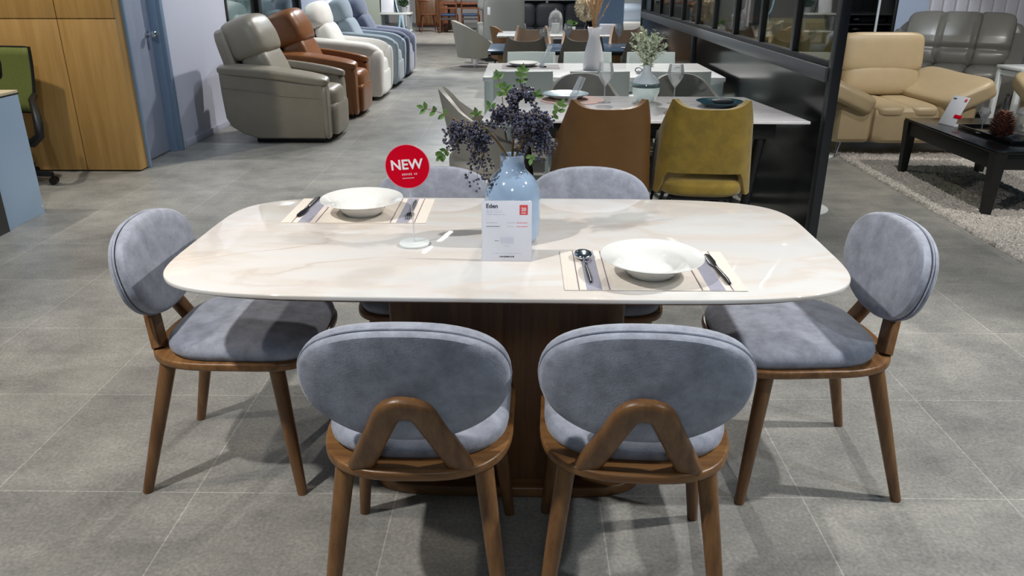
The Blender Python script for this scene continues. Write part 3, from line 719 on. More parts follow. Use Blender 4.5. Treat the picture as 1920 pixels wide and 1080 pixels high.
M().box((-.05, .078, .178), (.03, .004, .008), .0005, (rad(-24), 0, 0)).obj('lettering', ink, t)
M().box((0, .05, .0), (.16, .1, .002)).obj('card_foot', white_card, t)
t = thing('pinecone', 'large brown pinecone standing on the black tray', 'pinecone', (3.165, 5.20, ZC+.0125))
m = M(); m.lathe((0, 0, 0), [(0, 0), (.02, .004), (.034, .04), (.03, .09), (.016, .14), (0, .165)], 16)
for i in range(130):
    u = i/130; z = .008+.155*u; r = .052*math.sin(min(1, .25+u*.35+.4*u)*PI*.9+.1)*.9+.008; a = i*2.39996
    d = Vector((math.cos(a), math.sin(a), .45)); p = Vector((r*.8*math.cos(a), r*.8*math.sin(a), z)); sd = Vector((-math.sin(a), math.cos(a), 0)); n_ = d.cross(sd)
    L2 = .046*(1-.35*u); w2 = .019*(1-.3*u)
    m.add([p-sd*w2*.4, p+d*L2*.6-sd*w2, p+d*L2, p+d*L2*.6+sd*w2, p+sd*w2*.4, p+d*L2*.6-Vector((0, 0, .006))], [(0, 1, 5), (1, 2, 5), (2, 3, 5), (3, 4, 5), (4, 0, 5), (0, 4, 3, 2, 1)])
m.obj('scales', cone_m, t, 20)
t = thing('glass_jar', 'clear lidded glass jar with a ball knob on the black tray', 'jar', (3.395, 5.30, ZC+.0125))
M().lathe((0, 0, 0), [(.04, 0), (.07, .004), (.088, .03), (.094, .08), (.084, .125), (.076, .135), (.073, .132), (.081, .12), (.09, .08), (.084, .03), (.06, .01), (0, .01)], 32).obj('jar_body', clear_glass, t)
M().lathe((0, 0, .136), [(.082, 0), (.084, .005), (.07, .03), (.04, .048), (.014, .055), (.009, .064), (.018, .075), (.013, .088), (0, .092)], 32).obj('lid', clear_glass, t)
t = thing('star_ornament', 'small cream star ornament inside the clear glass jar', 'ornament', (3.365, 5.285, ZC+.025), rad(30))
m = M(); pts = [((.034 if i % 2 == 0 else .015)*math.cos(i*PI/5), (.034 if i % 2 == 0 else .015)*math.sin(i*PI/5)) for i in range(10)]
m.prism(pts, -.008, .008, .003); m.xf(Matrix.Translation((0, 0, .03)) @ Matrix.Rotation(rad(70), 4, 'X')); m.obj('star', mat('cream', (236, 222, 186), .6), t)
def stem_glass(label, loc, h, r, group):
    t = thing('wine_glass', label, 'glass', loc, 0, group)
    hb = h*.58
    M().lathe((0, 0, 0), [(0, 0), (r*.85, 0), (r*.86, .002), (r*.3, .005), (.004, .012), (.0032, h*.3), (.004, h-hb-.004), (.008, h-hb)], 24).obj('stem', clear_glass, t)
    M().lathe((0, 0, 0), [(.004, h-hb-.002), (r*.45, h-hb+.02), (r*.85, h-hb+.05), (r, h-hb+.075), (r*.97, h-.04), (r*.82, h), (r*.80, h), (r*.945, h-.04), (r*.97, h-hb+.075), (r*.82, h-hb+.052), (r*.42, h-hb+.024), (.003, h-hb+.004)], 28, False).obj('bowl', clear_glass, t)
    return t
stem_glass('clear stemmed glass beside the pinecone on the black tray', (3.115, 5.345, ZC+.0125), .17, .035, 'stemmed glasses')
t = thing('bottle_vase', 'slim dark glass bottle vase behind the pinecone on the tray', 'vase', (3.25, 5.36, ZC+.0125))
M().lathe((0, 0, 0), [(0, 0), (.035, 0), (.048, .02), (.05, .06), (.03, .10), (.017, .13), (.015, .24), (.022, .26), (.018, .26), (.012, .24), (.0, .2)], 24).obj('vase_body', glass('smoke_glass', (.32, .33, .32), 0, .15), t)
t = thing('bauble', 'small chrome bauble beside the pinecone on the tray', 'ornament', (3.20, 5.33, ZC+.0125))
M().sq((0, 0, .03), (.06, .06, .06), 2, 7).obj('ball', chrome, t); M().lathe((0, 0, .058), [(0, 0), (.008, 0), (.008, .008), (0, .01)], 12).obj('cap', chrome, t)
# white square side table next to the grey sofa
t = thing('side_table', 'white square side table beside the grey leather sofa', 'table', (4.88, 7.86, .05), rad(6))
M().box((0, 0, .55), (.36, .36, .03), .004).obj('tabletop', white_paint, t)
m = M()
for s in (-1, 1): m.box((s*.15, 0, .50), (.02, .28, .05)); m.box((0, s*.15, .50), (.28, .02, .05))
m.obj('apron', white_paint, t)
for sx in (-1, 1):
    for sy in (-1, 1): M().box((sx*.15, sy*.15, .27), (.045, .045, .54), .003).obj('leg', white_paint, t)
# black rack with dark rolls, beside the pier
t = thing('roll_rack', 'tall black rack with a white front pole beyond the beige armchair', 'rack', (4.30, 10.3, 0))
for x in (-.42, .21): M().box((x, 0, .85), (.04, .5, 1.7), .004).obj('post', black_matte, t)
M().cone((-.01, -.27, 0), (-.01, -.27, 1.7), .016, .016, 10).obj('pole', mat('pole_white', (206, 210, 216), .4), t, label='slim white pole')
M().box((-.105, .24, .85), (.61, .02, 1.7)).obj('back_panel', black_gloss, t)
for i in range(7): M().box((-.105, 0, .30+i*.115), (.60, .46, .012)).obj('shelf', black_matte, t)
for i in range(6):
    nm = ['lowest', 'second from the bottom', 'third from the bottom', 'third from the top', 'second from the top', 'topmost'][i]
    r_ = thing('fabric_roll', 'black roll with silver end tip in the tall black rack, '+nm, 'roll', (4.37, 10.26, .357+i*.115), 0, 'black rolls in the tall rack')
    M().tube([(-.20, 0, 0), (.10, 0, 0)], .048, 16).obj('roll_body', charcoal if i % 2 else black_gloss, r_)
    M().tube([(-.29, -.04, 0), (-.255, -.02, 0), (-.20, 0, 0)], [.008, .028, .032], 10).obj('end_tip', chrome, r_)
# white pedestals on discs behind the black post
t = thing('pedestal_table', 'round white pedestal table left of the beige armchair, behind the glass partition', 'table', (2.43, 6.70, 0))
M().lathe((0, 0, 0), [(0, 0), (.24, 0), (.245, .008), (.12, .02), (.03, .05), (.025, .30), (.03, .6), (.06, .715), (0, .715)], 36).obj('pedestal', white_paint, t)
M().lathe((0, 0, .7152), [(0, 0), (.195, 0), (.205, .008), (.205, .02), (0, .022)], 44).obj('tabletop', white_top, t)
t = thing('stool', 'white stool on a round disc foot peeking out behind the black post', 'stool', (1.80, 5.0, 0))
M().lathe((0, 0, 0), [(0, 0), (.205, 0), (.21, .01), (.1, .022), (.03, .04), (.025, .25), (.04, .40), (0, .40)], 32).obj('pedestal', white_paint, t)
M().lathe((0, 0, .4005), [(0, 0), (.15, 0), (.155, .02), (.15, .05), (0, .06)], 32).obj('seat', white_paint, t)

# ================================================================= SHELL CHAIRS
def shell_chair(label, loc, rz, lm, style, group, legm=black_metal, hw=.232, top=.845, name='dining_chair', cut=.6):
    """style 'winged' has a top that dips between two raised corners, 'round' a domed top"""
    t = thing(name, label, 'chair', loc, rz, group); rs = []; N = 44
    th = rad(118)
    for i in range(N+1):
        u = -1+2*i/N; a = u*th; s_, c = math.sin(a), math.cos(a)
        if style == 'winged': e_ = .50
        else: e_ = .92
        _k = 0
        def pl(w, d): return (w*math.copysign(abs(s_)**e_, s_), -d*math.copysign(abs(c)**e_, c))
        k = abs(a)/th
        if style == 'winged':
            zt = top+.052*min(1, (k/.40))**1.7 if k < .40 else top+.052-(top+.052-.60)*((k-.40)/.6)**.8
            zb = .525 if k < cut*.5 else (.525-.115*min(1, (k-cut*.5)/.09))
        else:
            zt = top-.10*(k/.45)**2.4 if k < .45 else (top-.10)-(top-.10-.60)*min(1, (k-.45)/.5)
            zb = .40
        col = []
        for side in (0, 1):
            for q in range(6):
                v = q/5 if side == 0 else 1-q/5; z = zb+(zt-zb)*v
                wz = (hw+.03-.085*(z-.42) if style == 'winged' else hw+.0*z); dz = .225
                off = 0 if side == 0 else .026
                x, y = pl(wz-off, dz-off); y -= (z-.45)*.20
                if style == 'round': x *= (1-.25*max(0, .62-z))
                edge = .006 if q == (5 if side == 0 else 0) else 0
                col.append((x, y+.02, z-edge*0))
        rs.append(col)
    M().rings(rs).obj('shell', lm, t)
    M().sq((0, .0, .445), (2*hw-.02, .47, .105), 3.6, 10).obj('seat', lm, t)
    m = M(); m.box((0, 0, .385), (.3, .3, .02), .004); m.obj('seat_plate', legm, t)
    for sx in (-1, 1):
        for sy in (-1, 1): M().tube([(sx*.15, sy*.14, .395), (sx*.235, sy*.215, 0)], [.011, .008], 10).obj('leg', legm, t)
    return t
GT2 = 'chairs around the white marble dining table'
shell_chair('brown leather winged dining chair with its back to us, left of the mustard one', (.40, 3.985, 0), rad(2), leather_brown, 'winged', GT2, hw=.222, cut=.2)
shell_chair('mustard velvet dining chair with a cut out low in its back', (.915, 3.985, 0), rad(-6), velvet_mustard, 'winged', GT2, hw=.222, cut=.60)
shell_chair('grey round backed chair behind the marble table, left of the bottle vase', (.375, 4.88, 0), rad(180), fabric_grey, 'round', GT2, hw=.26, top=.85)
shell_chair('grey round backed chair behind the marble table, right of the bottle vase', (1.0, 4.88, 0), rad(180), fabric_grey, 'round', GT2, hw=.26, top=.85)
shell_chair('grey round backed chair at the left end of the marble table, facing right', (-.185, 4.40, 0), rad(-84), mat('stone_leather', (146, 144, 136), .45, bump=.06, bscale=150), 'round', GT2, hw=.25, top=.86)

# marble dining table behind
t = thing('dining_table', 'white marble dining table with black base behind the brown and mustard chairs', 'table', (.62, 4.40, 0))
M().prism([(-.83, -.42), (.825, -.447), (.715, .40), (-.78, .455)], .735, .75, .003).obj('tabletop', mat('white_marble', (232, 231, 233), .12, var=.5, vscale=3, stretch=(1, 2.6, 1), col2=(206, 204, 208)), t)
m = M()
for y in (-.36, .36): m.box((0, y, .69), (1.36, .03, .085), .002)
for x in (-.66, .66): m.box((x, 0, .69), (.03, .72, .085), .002)
m.obj('apron', black_matte, t)
for sx in (-1, 1):
    for sy in (-1, 1): M().tube([(sx*.62, sy*.34, .70), (sx*.55, sy*.31, 0)], [.03, .022], 12).obj('leg', black_matte, t)
M().box((.1, 0, .52), (1.0, .04, .03), .003).obj('stretcher', chrome, t)
ZM = .7505
def plate(label, loc, r, m_, group='plates'):
    t = thing('plate', label, 'plate', loc, 0, group)
    M().lathe((0, 0, 0), [(0, .003), (r*.55, 0), (r*.6, .003), (r*.98, .027), (r, .03), (r*.97, .031), (r*.62, .010), (0, .008)], 40).obj('plate_body', m_, t, 60); return t
def roundmat(label, loc, r):
    return tag(M().lathe((0, 0, 0), [(0, 0), (r, 0), (r, .002), (0, .002)], 40).xf(Matrix.Translation(loc)).obj('round_placemat', terracotta), label, 'placemat', 'round rose brown placemats')
roundmat('round rose brown placemat under the ice blue plate', (.29, 4.66, ZM), .19)
roundmat('round rose brown placemat showing between the brown and mustard chairs', (.90, 4.19, ZM), .15)
plate('ice blue plate on a rose brown placemat on the marble table', (.253, 4.72, ZM+.0022), .137, mat('ice_plate', (196, 222, 232), .12, coat=.5))
plate('dark teal plate half hidden behind the mustard chair', (1.10, 4.44, ZM), .13, mat('teal_plate', (26, 62, 74), .15))
tag(M().sq((1.12, 4.45, ZM+.026), (.12, .08, .03), 2.6, 6).obj('napkin', charcoal), 'crumpled black napkin on the dark teal plate', 'napkin')
stem_glass('clear wine glass beside the ice blue plate, left of the bottle vase', (.468, 4.565, ZM), .222, .047, 'wine glasses on the marble table')
stem_glass('clear wine glass right of the bottle vase on the marble table', (.862, 4.535, ZM), .218, .047, 'wine glasses on the marble table')
def card_stand(label, loc, rz, h):
    t = thing('sign_holder', label, 'sign', loc, rz, 'leaning clear sign holders')
    M().box((0, h*.25, h/2), (.1, .004, h*1.1), .001, (rad(-26), 0, 0)).obj('clear_panel', acrylic, t); M().box((0, .03, .0015), (.1, .1, .003), .001).obj('foot', acrylic, t); return t
card_stand('clear leaning sign holder in front of the ice blue plate', (.265, 4.50, ZM), rad(-72), .15)
t = thing('bottle_vase', 'pale blue bottle vase of white leafed sprigs between two wine glasses', 'vase', (.708, 4.60, ZM))
M().lathe((0, 0, 0), [(0, .003), (.04, 0), (.06, .015), (.0785, .06), (.0805, .08), (.0805, .085), (.0, .085)], 36).obj('vase_base', mat('milk_glass', (206, 224, 222), .08, coat=.6), t, label='milky lower half')
M().lathe((0, 0, 0), [(.081, .0855), (.0795, .105), (.078, .108), (0, .108)], 36, False).obj('glass_band', vase_glass, t, label='clear aqua band')
M().lathe((0, 0, 0), [(.078, .1085), (.068, .13), (.045, .15), (.028, .163), (.0235, .18), (.0235, .205), (.025, .208), (.021, .208), (.018, .18), (0, .16)], 36).obj('vase_neck', mat('pale_glaze', (206, 218, 228), .1, coat=.6), t, label='pale blue neck')
def sprigs(name, label, loc, n, h, r, lm, sm, seed, ll=.022, cat='foliage'):
    rn = random.Random(seed); t = thing(name, label, cat, loc); st = M(); lv = M()
    for k in range(n):
        a = rn.uniform(0, 2*PI); R_ = r*rn.uniform(.2, 1); hh = h*rn.uniform(.6, 1)*(1-.25*(R_/r)**2)
        P = [Vector((0, 0, -.05)), Vector((R_*.25*math.cos(a), R_*.25*math.sin(a), hh*.4)), Vector((R_*math.cos(a), R_*math.sin(a), hh))]
        st.tube(P, [.0018, .0014, .0008], 4)
        for j in range(13):
            u = .25+.75*j/13; p = (1-u)**2*P[0]+2*u*(1-u)*P[1]+u*u*P[2]
            d = Vector((rn.uniform(-1, 1), rn.uniform(-1, 1), rn.uniform(-.1, 1))); leaf(lv, p, d, ll*rn.uniform(.7, 1.2), ll*.42, (rn.uniform(-1, 1), .3, 1))
    st.obj('stems', sm, t); lv.obj('leaves', lm, t, 60, kind='stuff'); return t
sprigs('leaf_sprigs', 'bunch of white dusted green sprigs in the pale blue bottle vase', (.708, 4.60, ZM+.20), 58, .215, .125, sage_m, mat('sage_stem', (150, 160, 130), .7), 7, .034)

# white dining table
t = thing('dining_table', 'white dining table with square legs and six white chairs', 'table', (.583, 6.255, 0))
M().box((0, 0, .735), (1.75, .98, .03), .004).obj('tabletop', white_top, t)
m = M()
for y in (-.42, .42): m.box((0, y, .68), (1.6, .03, .08))
for x in (-.80, .80): m.box((x, 0, .68), (.03, .8, .08))
m.obj('apron', mint_white, t)
for sx in (-1, 1):
    for sy in (-1, 1): M().box((sx*.81, sy*.425, .36), (.11, .11, .72), .004).obj('leg', mint_white, t)
def white_chair(label, loc, rz):
    t = thing('dining_chair', label, 'chair', loc, rz, 'white chairs around the white dining table')
    m = M(); pts = [(-.205+.41*i/14, -.20-.03*(1-((i-7)/7)**2)) for i in range(15)]
    m.rings([[(x, y+dy, z) for (x, y) in pts for dy in (0,)] for z, dy in ((0, 0),)], closed=False) if 0 else None
    for i in range(14):
        pass
    rs = [[(x, y-.011, .60), (x, y+.011, .60), (x, y+.011-.02, .818), (x, y-.011-.02, .818)] for x, y in pts]
    m.rings(rs); m.obj('backrest', mint_white, t)
    M().sq((0, 0, .445), (.42, .42, .05), 6, 6).obj('seat', mint_white, t)
    for s in (-1, 1):
        M().box((s*.19, .17, .215), (.036, .036, .43), .003).obj('leg', mint_white, t)
        M().tube([(s*.195, -.225, 0), (s*.195, -.19, .43), (s*.196, -.205, .70), (s*.196, -.222, .80)], [.016, .02, .018, .014], 4).obj('leg', mint_white, t)
    return t
wc = white_chair('white chair at the white table, directly behind the berry branches', (.0, 5.76, 0), 0)
copy_tree(wc, (.53, 5.76, 0), 0, 'white chair at the white table, above the left grey round back')
copy_tree(wc, (1.09, 5.76, 0), 0, 'white chair at the white table, above the right grey round back')
copy_tree(wc, (.07, 6.76, 0), PI, 'white chair across the white table, behind the white plate')
copy_tree(wc, (.555, 6.76, 0), PI, 'white chair across the white table, behind the tall white vase')
copy_tree(wc, (1.10, 6.76, 0), PI, 'white chair across the white table, behind the white leafed sprigs')
tag(M().box((.06, 6.46, ZM+.001), (.46, .32, .002)).obj('placemat', mat('ash_mat', (126, 124, 126), .8)), 'grey placemat under the white plate on the white table', 'placemat')
tag(M().box((.16, 6.42, ZM+.008), (.05, .05, .012), .003).obj('napkin_ring', black_matte), 'small black square beside the clear sign holder on the white table', 'ornament')
plate('white plate on a grey placemat on the white table', (-.0, 6.49, ZM+.0025), .13, porcelain)
card_stand('clear leaning sign holder beside the white plate on the white table', (.135, 6.38, ZM), rad(-72), .17)
t = thing('tall_vase', 'tall matte white bottle vase of dried grass on the white table', 'vase', (.545, 6.27, ZM))
M().lathe((0, 0, 0), [(0, .002), (.074, 0), (.081, .01), (.08, .06), (.07, .13), (.055, .19), (.043, .235), (.042, .26), (.052, .305), (.056, .312), (.05, .312), (.036, .25), (0, .2)], 40).obj('vase_body', mat('bisque', (232, 230, 236), .6), t)
rn = random.Random(2); t = thing('dried_grass', 'straw coloured dried grass standing in the tall white vase', 'dried flowers', (.545, 6.27, ZM+.26)); m = M()
for k in range(46):
    a = rn.uniform(0, 2*PI); R_ = rn.uniform(.01, .11); h = rn.uniform(.22, .5); e_ = Vector((R_*math.cos(a), R_*math.sin(a), h))
    m.tube([(0, 0, -.05), (e_.x*.25, e_.y*.25, h*.4), e_*.9, e_], [.0016, .0016, .0045, .001], 5)
    for j in range(5):
        u = rn.uniform(.5, 1); leaf(m, e_*u, (rn.uniform(-1, 1), rn.uniform(-1, 1), 1.2), .025, .006)
m.obj('stalks', straw_m, t, kind='stuff')
for i, (x, y, sc) in enumerate(((.86, 5.97, 1), (.93, 5.99, .8))):
    t = thing('napkin_ring', ['coiled silver napkin ring on the white table, left of the bottle vase neck', 'small silver napkin ring just left of the vase neck on the white table'][i], 'ornament', (x, y, ZM), .6*i)
    m = M(); m.tube([(.025*sc*math.cos(a_*.5), .01*math.sin(a_*.5)+.002*a_, .022*sc+.02*sc*math.sin(a_*.5)) for a_ in range(26)], .003, 6); m.obj('coil', chrome, t)
    M().sq((0, .03, .012), (.04*sc, .05, .022), 3, 5).obj('napkin', mat('grey_linen', (170, 170, 174), .8), t)
t = thing('napkin_ring', 'silver napkin ring near the right end of the white table', 'ornament', (1.16, 6.0, ZM)); M().tube([(.025*math.cos(a_*.5), .002*a_, .023+.02*math.sin(a_*.5)) for a_ in range(26)], .003, 6).obj('coil', chrome, t)

# dark glass table with winged chairs
t = thing('dining_table', 'dark blue glass topped dining table with winged grey chairs', 'table', (.40, 8.33, 0))
M().box((0, 0, .742), (1.50, .88, .014), .003).obj('tabletop', mat('blue_glass_top', (74, 98, 126), .25), t)
M().box((0, 0, .72), (1.44, .82, .03), .003).obj('underframe', black_matte, t)
for x in (-.52, .52): M().rings([[(x+sx*w_, sy*.28, z) for sx, sy in ((-1, -1), (1, -1), (1, 1), (-1, 1))] for w_, z in ((.05, 0), (.14, .705))]).obj('pedestal', oak, t, label='tapered honey wood pedestal')
GW = 'winged chairs around the dark glass table'
shell_chair('mouse grey winged chair, leftmost on the near side of the dark glass table', (.02, 7.86, 0), 0, fabric_mouse, 'winged', GW, hw=.21, top=.86)
shell_chair('mouse grey winged chair behind the tall white vase at the dark glass table', (.56, 7.86, 0), 0, fabric_mouse, 'winged', GW, hw=.21, top=.86)
shell_chair('mouse grey winged chair, rightmost on the near side of the dark glass table', (1.16, 7.86, 0), 0, fabric_mouse, 'winged', GW, hw=.21, top=.86)
shell_chair('sand beige winged chair, leftmost on the far side of the dark glass table', (.10, 9.0, 0), PI, fabric_sand, 'winged', GW, hw=.21, top=.86)
shell_chair('sand beige winged chair, middle of the far side of the dark glass table', (.64, 9.0, 0), PI, fabric_sand, 'winged', GW, hw=.21, top=.86)
shell_chair('sand beige winged chair, rightmost on the far side of the dark glass table', (1.17, 9.0, 0), PI, fabric_sand, 'winged', GW, hw=.21, top=.86)
stem_glass('clear wine glass on the dark glass table, left of the tall white vase', (.46, 8.45, ZM), .22, .045, 'wine glasses on the dark glass table')
stem_glass('clear wine glass on the dark glass table near its right end', (.99, 8.45, ZM), .22, .045, 'wine glasses on the dark glass table')
stem_glass('clear wine glass on the dark glass table at its left, beside the leaning sign', (.20, 8.1, ZM), .19, .04, 'wine glasses on the dark glass table')
tag(M().box((1.06, 8.15, ZM+.006), (.16, .08, .01), .002, (0, 0, -.4)).obj('napkin', white_card), 'folded white napkin on the dark glass table', 'napkin')
# white topped table further back
t = thing('dining_table', 'white topped table on brown legs behind the sand beige chairs', 'table', (.45, 10.35, 0))
M().box((0, 0, .74), (1.55, .85, .02), .003).obj('tabletop', white_top, t)
for sx in (-1, 1):
    M().box((sx*.36-.02, -.2, .365), (.16, .12, .73), .004).obj('leg', brownwood, t); M().box((sx*.36-.02, .2, .365), (.16, .12, .73), .004).obj('leg', brownwood, t)
t = thing('cloche', 'glass dome over a white candle on the white topped table', 'glass dome', (.40, 10.20, ZM))
M().lathe((0, 0, 0), [(.0, 0), (.10, 0), (.10, .012), (0, .012)], 24).obj('base', white_paint, t)
M().lathe((0, 0, .012), [(.09, 0), (.09, .17), (.075, .23), (.04, .265), (.01, .275), (.012, .29), (0, .297)], 24).obj('dome', clear_glass, t)
M().lathe((0, 0, .0125), [(0, 0), (.05, 0), (.05, .12), (0, .12)], 20).obj('candle', white_paint, t)
t = thing('potted_plant', 'small green plant in a white pot beside the glass dome', 'plant', (.60, 10.25, ZM))
M().lathe((0, 0, 0), [(0, 0), (.04, 0), (.055, .09), (.05, .09), (0, .08)], 20).obj('pot', white_paint, t)
m = M(); rn = random.Random(9)
for k in range(70): leaf(m, (rn.uniform(-.03, .03), rn.uniform(-.03, .03), .09), (rn.uniform(-1, 1), rn.uniform(-1, 1), rn.uniform(.3, 1.4)), .09, .03)
m.obj('leaves', leaf_m, t, kind='stuff')
tag(M().box((1.05, 10.2, ZM+.06), (.20, .16, .12), .008).obj('box', mat('pale_box', (186, 188, 198), .5)), 'pale grey box on the white topped table right of the tall white vase', 'box')
t = thing('vase', 'dark vase holding the globe of dried flowers', 'vase', (.84, 10.35, ZM))
M().lathe((0, 0, 0), [(0, 0), (.05, 0), (.07, .03), (.075, .08), (.05, .14), (.045, .16), (.04, .16), (0, .1)], 24).obj('vase_body', black_gloss, t)
t = thing('dried_flower_globe', 'round beige globe of dried flowers above a dark vase', 'dried flowers', (.80, 10.35, 1.05)); rn = random.Random(8); m = M()
m.sq((0, 0, 0), (.28, .28, .28), 2, 8)
for k in range(750):
    d = Vector((rn.gauss(0, 1), rn.gauss(0, 1), rn.gauss(0, 1))).normalized(); leaf(m, d*.118, d+Vector((rn.uniform(-.4, .4), rn.uniform(-.4, .4), 0)), .055, .02)
m.obj('flower_heads', mat('dried_beige', (206, 194, 172), .9, var=.2, vscale=60), t, kind='stuff')
M().tube([(.03, 0, -.24), (.01, 0, -.1)], .008, 6).obj('stem', twig_m, t)

# ================================================================= MIDDLE DISTANCE
t = thing('swivel_chair', 'grey tub swivel chair on a flat metal plate beside the aisle', 'armchair', (-.80, 13.5, 0), rad(-80))
m = M(); rs = []
for i in range(31):
    u = -1+2*i/30; a = u*rad(125); s_, c = math.sin(a), math.cos(a); k = abs(u); zt = .75-.34*k*k
    col = []
    for side in (0, 1):
        for q in range(5):
            v = q/4 if side == 0 else 1-q/4; z = .17+(zt-.17)*v; w_ = .30+.09*v-(.07 if side else 0); col.append((w_*s_, -w_*c, z))
    rs.append(col)
m.rings(rs).obj('shell', mat('dove_leather', (150, 148, 138), .5), t)
M().sq((0, .02, .34), (.56, .58, .2), 3.4, 8).obj('seat', MATS['dove_leather'], t)
M().lathe((0, 0, 0), [(0, .012), (.04, .012), (.04, .14), (0, .14)], 16).obj('column', chrome, t)
M().lathe((0, 0, 0), [(0, 0), (.44, 0), (.44, .01), (0, .012)], 40).obj('base_plate', mat('plate_metal', (196, 190, 188), .4, .5), t)
shell_chair('tan chair with brown outside and cream inside, beside the white topped table', (-.17, 10.75, 0), rad(-60), mat('tan_shell', (140, 100, 62), .6), 'round', 'tan and cream side chairs', hw=.22, top=.82)
t = thing('recliner', 'tall grey recliner seen from behind, beyond the sand beige chairs', 'armchair', (-.40, 14.75, 0), rad(5))
gm = mat('elephant_grey', (134, 138, 136), .6)
M().sq((.03, -.3, .62), (.72, .2, 1.02), 8, 9, (rad(10), 0, 0)).obj('back_shell', gm, t); M().sq((-.06, -.22, 1.0), (.74, .22, .30), 5, 8).obj('headrest', gm, t)
M().sq((0, .1, .32), (.6, .7, .4), 7, 8).obj('seat', gm, t)
for s in (-1, 1): M().sq((s*.37, .05, .4), (.14, .75, .5), 5, 8).obj('armrest', gm, t)
M().box((0, 0, .05), (.6, .6, .1), .01).obj('plinth', black_matte, t)
M().box((-.24, -.44, .86), (.05, .006, .13), .001, (rad(10), 0, 0)).obj('care_tag', white_card, t, label='white paper tag')
tag(M().box((1.30, 12.6, .85), (.46, .06, 1.7), .004).obj('partition_screen', panel_blue), 'freestanding plain blue display panel beyond the tall white vase', 'panel')
t = thing('sofa', 'black leather sofa with pale seams beyond the grey recliner', 'sofa', (.55, 16.6, 0))
for i in (-1, 0, 1): M().sq((i*.6, -.05, .36), (.6, .8, .2), 5, 7).obj('seat_cushion', charcoal, t); M().sq((i*.6, .35, .66), (.6, .22, .5), 5, 7).obj('back_cushion', charcoal, t)
M().box((0, -.05, .18), (1.85, .82, .16), .02).obj('seat_base', black_matte, t)
for i in range(2): M().box((0, -.462, .275+i*.13), (1.8, .02, .03), .004).obj('trim_strip', mat('seam_silver', (170, 172, 180), .4), t)
M().box((0, 0, .05), (1.7, .7, .1)).obj('plinth', black_matte, t)
t = thing('pouf', 'cream upholstered pouf beyond the sand beige chairs', 'pouf', (.25, 12.4, 0))
M().sq((0, 0, .40), (.42, .40, .46), 4, 8).obj('cushion', mat('cream_fabric', (216, 200, 178), .8), t); M().lathe((0, 0, 0), [(0, 0), (.15, 0), (.15, .2), (0, .2)], 20).obj('base', black_matte, t)
t = thing('bed', 'white made up bed with black base at the far end beside the partition', 'bed', (2.15, 15.8, 0))
M().sq((0, 0, .52), (1.3, 2.0, .30), 8, 8).obj('mattress', fabric_white, t); M().box((0, 0, .2), (1.3, 2.0, .34), .01).obj('bed_base', black_matte, t)
M().sq((-.2, -.72, .80), (.62, .34, .30), 3.4, 8, (.2, 0, 0)).obj('pillow', mat('pillow_blue', (204, 220, 238), .85), t); M().box((0, 1.03, .7), (1.3, .06, 1.4), .01).obj('headboard', white_paint, t)
t = thing('shelf_unit', 'black shelf unit with thin white uprights at the far end', 'shelf', (.75, 19.5, 0))
M().box((0, .2, .9), (1.9, .03, 1.8)).obj('back_panel', black_matte, t)
for x in (-.75, -.2, .5): M().box((x, 0, .9), (.05, .3, 1.8)).obj('upright', white_paint, t, label='white upright')
for z in (.1, .5, .9, 1.3): M().box((0, .0, z), (1.8, .36, .025)).obj('shelf', black_matte if z < .4 else white_paint, t)
for i, (x, z) in enumerate(((-.5, .5125), (-.05, .9125), (.2, .5125))):
    tag(M().lathe((.75+x, 19.5, z), [(0, 0), (.06, 0), (.08, .08), (.05, .16), (.03, .2), (0, .2)], 16).obj('ornament', [white_paint, leaf_m, fabric_sand][i]), ['white vase on the black shelf unit', 'green vase on the black shelf unit', 'beige vase on the black shelf unit'][i], 'vase')

# left background: grey green panel, console with display, hoop, drape
tag(M().box((-2.82, 14.2, .8), (.68, .06, 1.6), .004).obj('partition_screen', greygreen), 'freestanding grey green display panel beyond the slate recliner', 'panel')
t = thing('console_table', 'white and grey console table beyond the grey green panel', 'table', (-2.42, 15.5, 0))
M().box((0, 0, .77), (.62, .4, .03), .004).obj('tabletop', white_paint, t); M().box((0, 0, .46), (.6, .36, .025), .003).obj('shelf', white_paint, t)
for sx in (-1, 1):
    for sy in (-1, 1): M().box((sx*.26, sy*.15, .38), (.05, .05, .755)).obj('leg', mat('cool_grey', (150, 156, 160), .5), t)
for i, x in enumerate((-2.58, -2.30)):
    tag(M().box((x, 15.48, .33), (.15, .2, .22), .01).obj('storage_box', black_matte), ['black storage box under the console table, left one', 'black storage box under the console table, right one'][i], 'box')
    C.objects[-1].location.z = -.2199
t = thing('display_board', 'small white board leaning on the console table', 'board', (-2.55, 15.42, .786))
M().box((0, .04, .16), (.24, .015, .32), .002, (rad(-12), 0, 0)).obj('board', white_card, t); M().tube([(0.16, .1, 0), (.1, .08, .3)], .012, 8).obj('easel_leg', black_matte, t)
t = thing('potted_plant', 'dark green plant in a grey pot on the console table', 'plant', (-2.25, 15.5, .786)); rn = random.Random(6)
M().lathe((0, 0, 0), [(0, 0), (.05, 0), (.065, .1), (.055, .1), (0, .09)], 16).obj('pot', MATS['cool_grey'], t); m = M()
for k in range(70): leaf(m, (rn.uniform(-.03, .03), rn.uniform(-.03, .03), .1), (rn.uniform(-1, 1), rn.uniform(-1, 1), rn.uniform(.3, 1.6)), .16, .05)
m.obj('leaves', mat('dark_leaf', (40, 74, 40), .6), t, kind='stuff')
t = thing('hoop_stand', 'pale blue oval hoop stand at the far end of the recliner row', 'stand', (-3.15, 21.0, 0), rad(20))
m = M(); m.tube([(.115*math.cos(a_*PI/18), 0, .93+.42*math.sin(a_*PI/18)) for a_ in range(37)], .03, 8); m.obj('hoop', mat('hoop_blue', (160, 196, 216), .5), t)
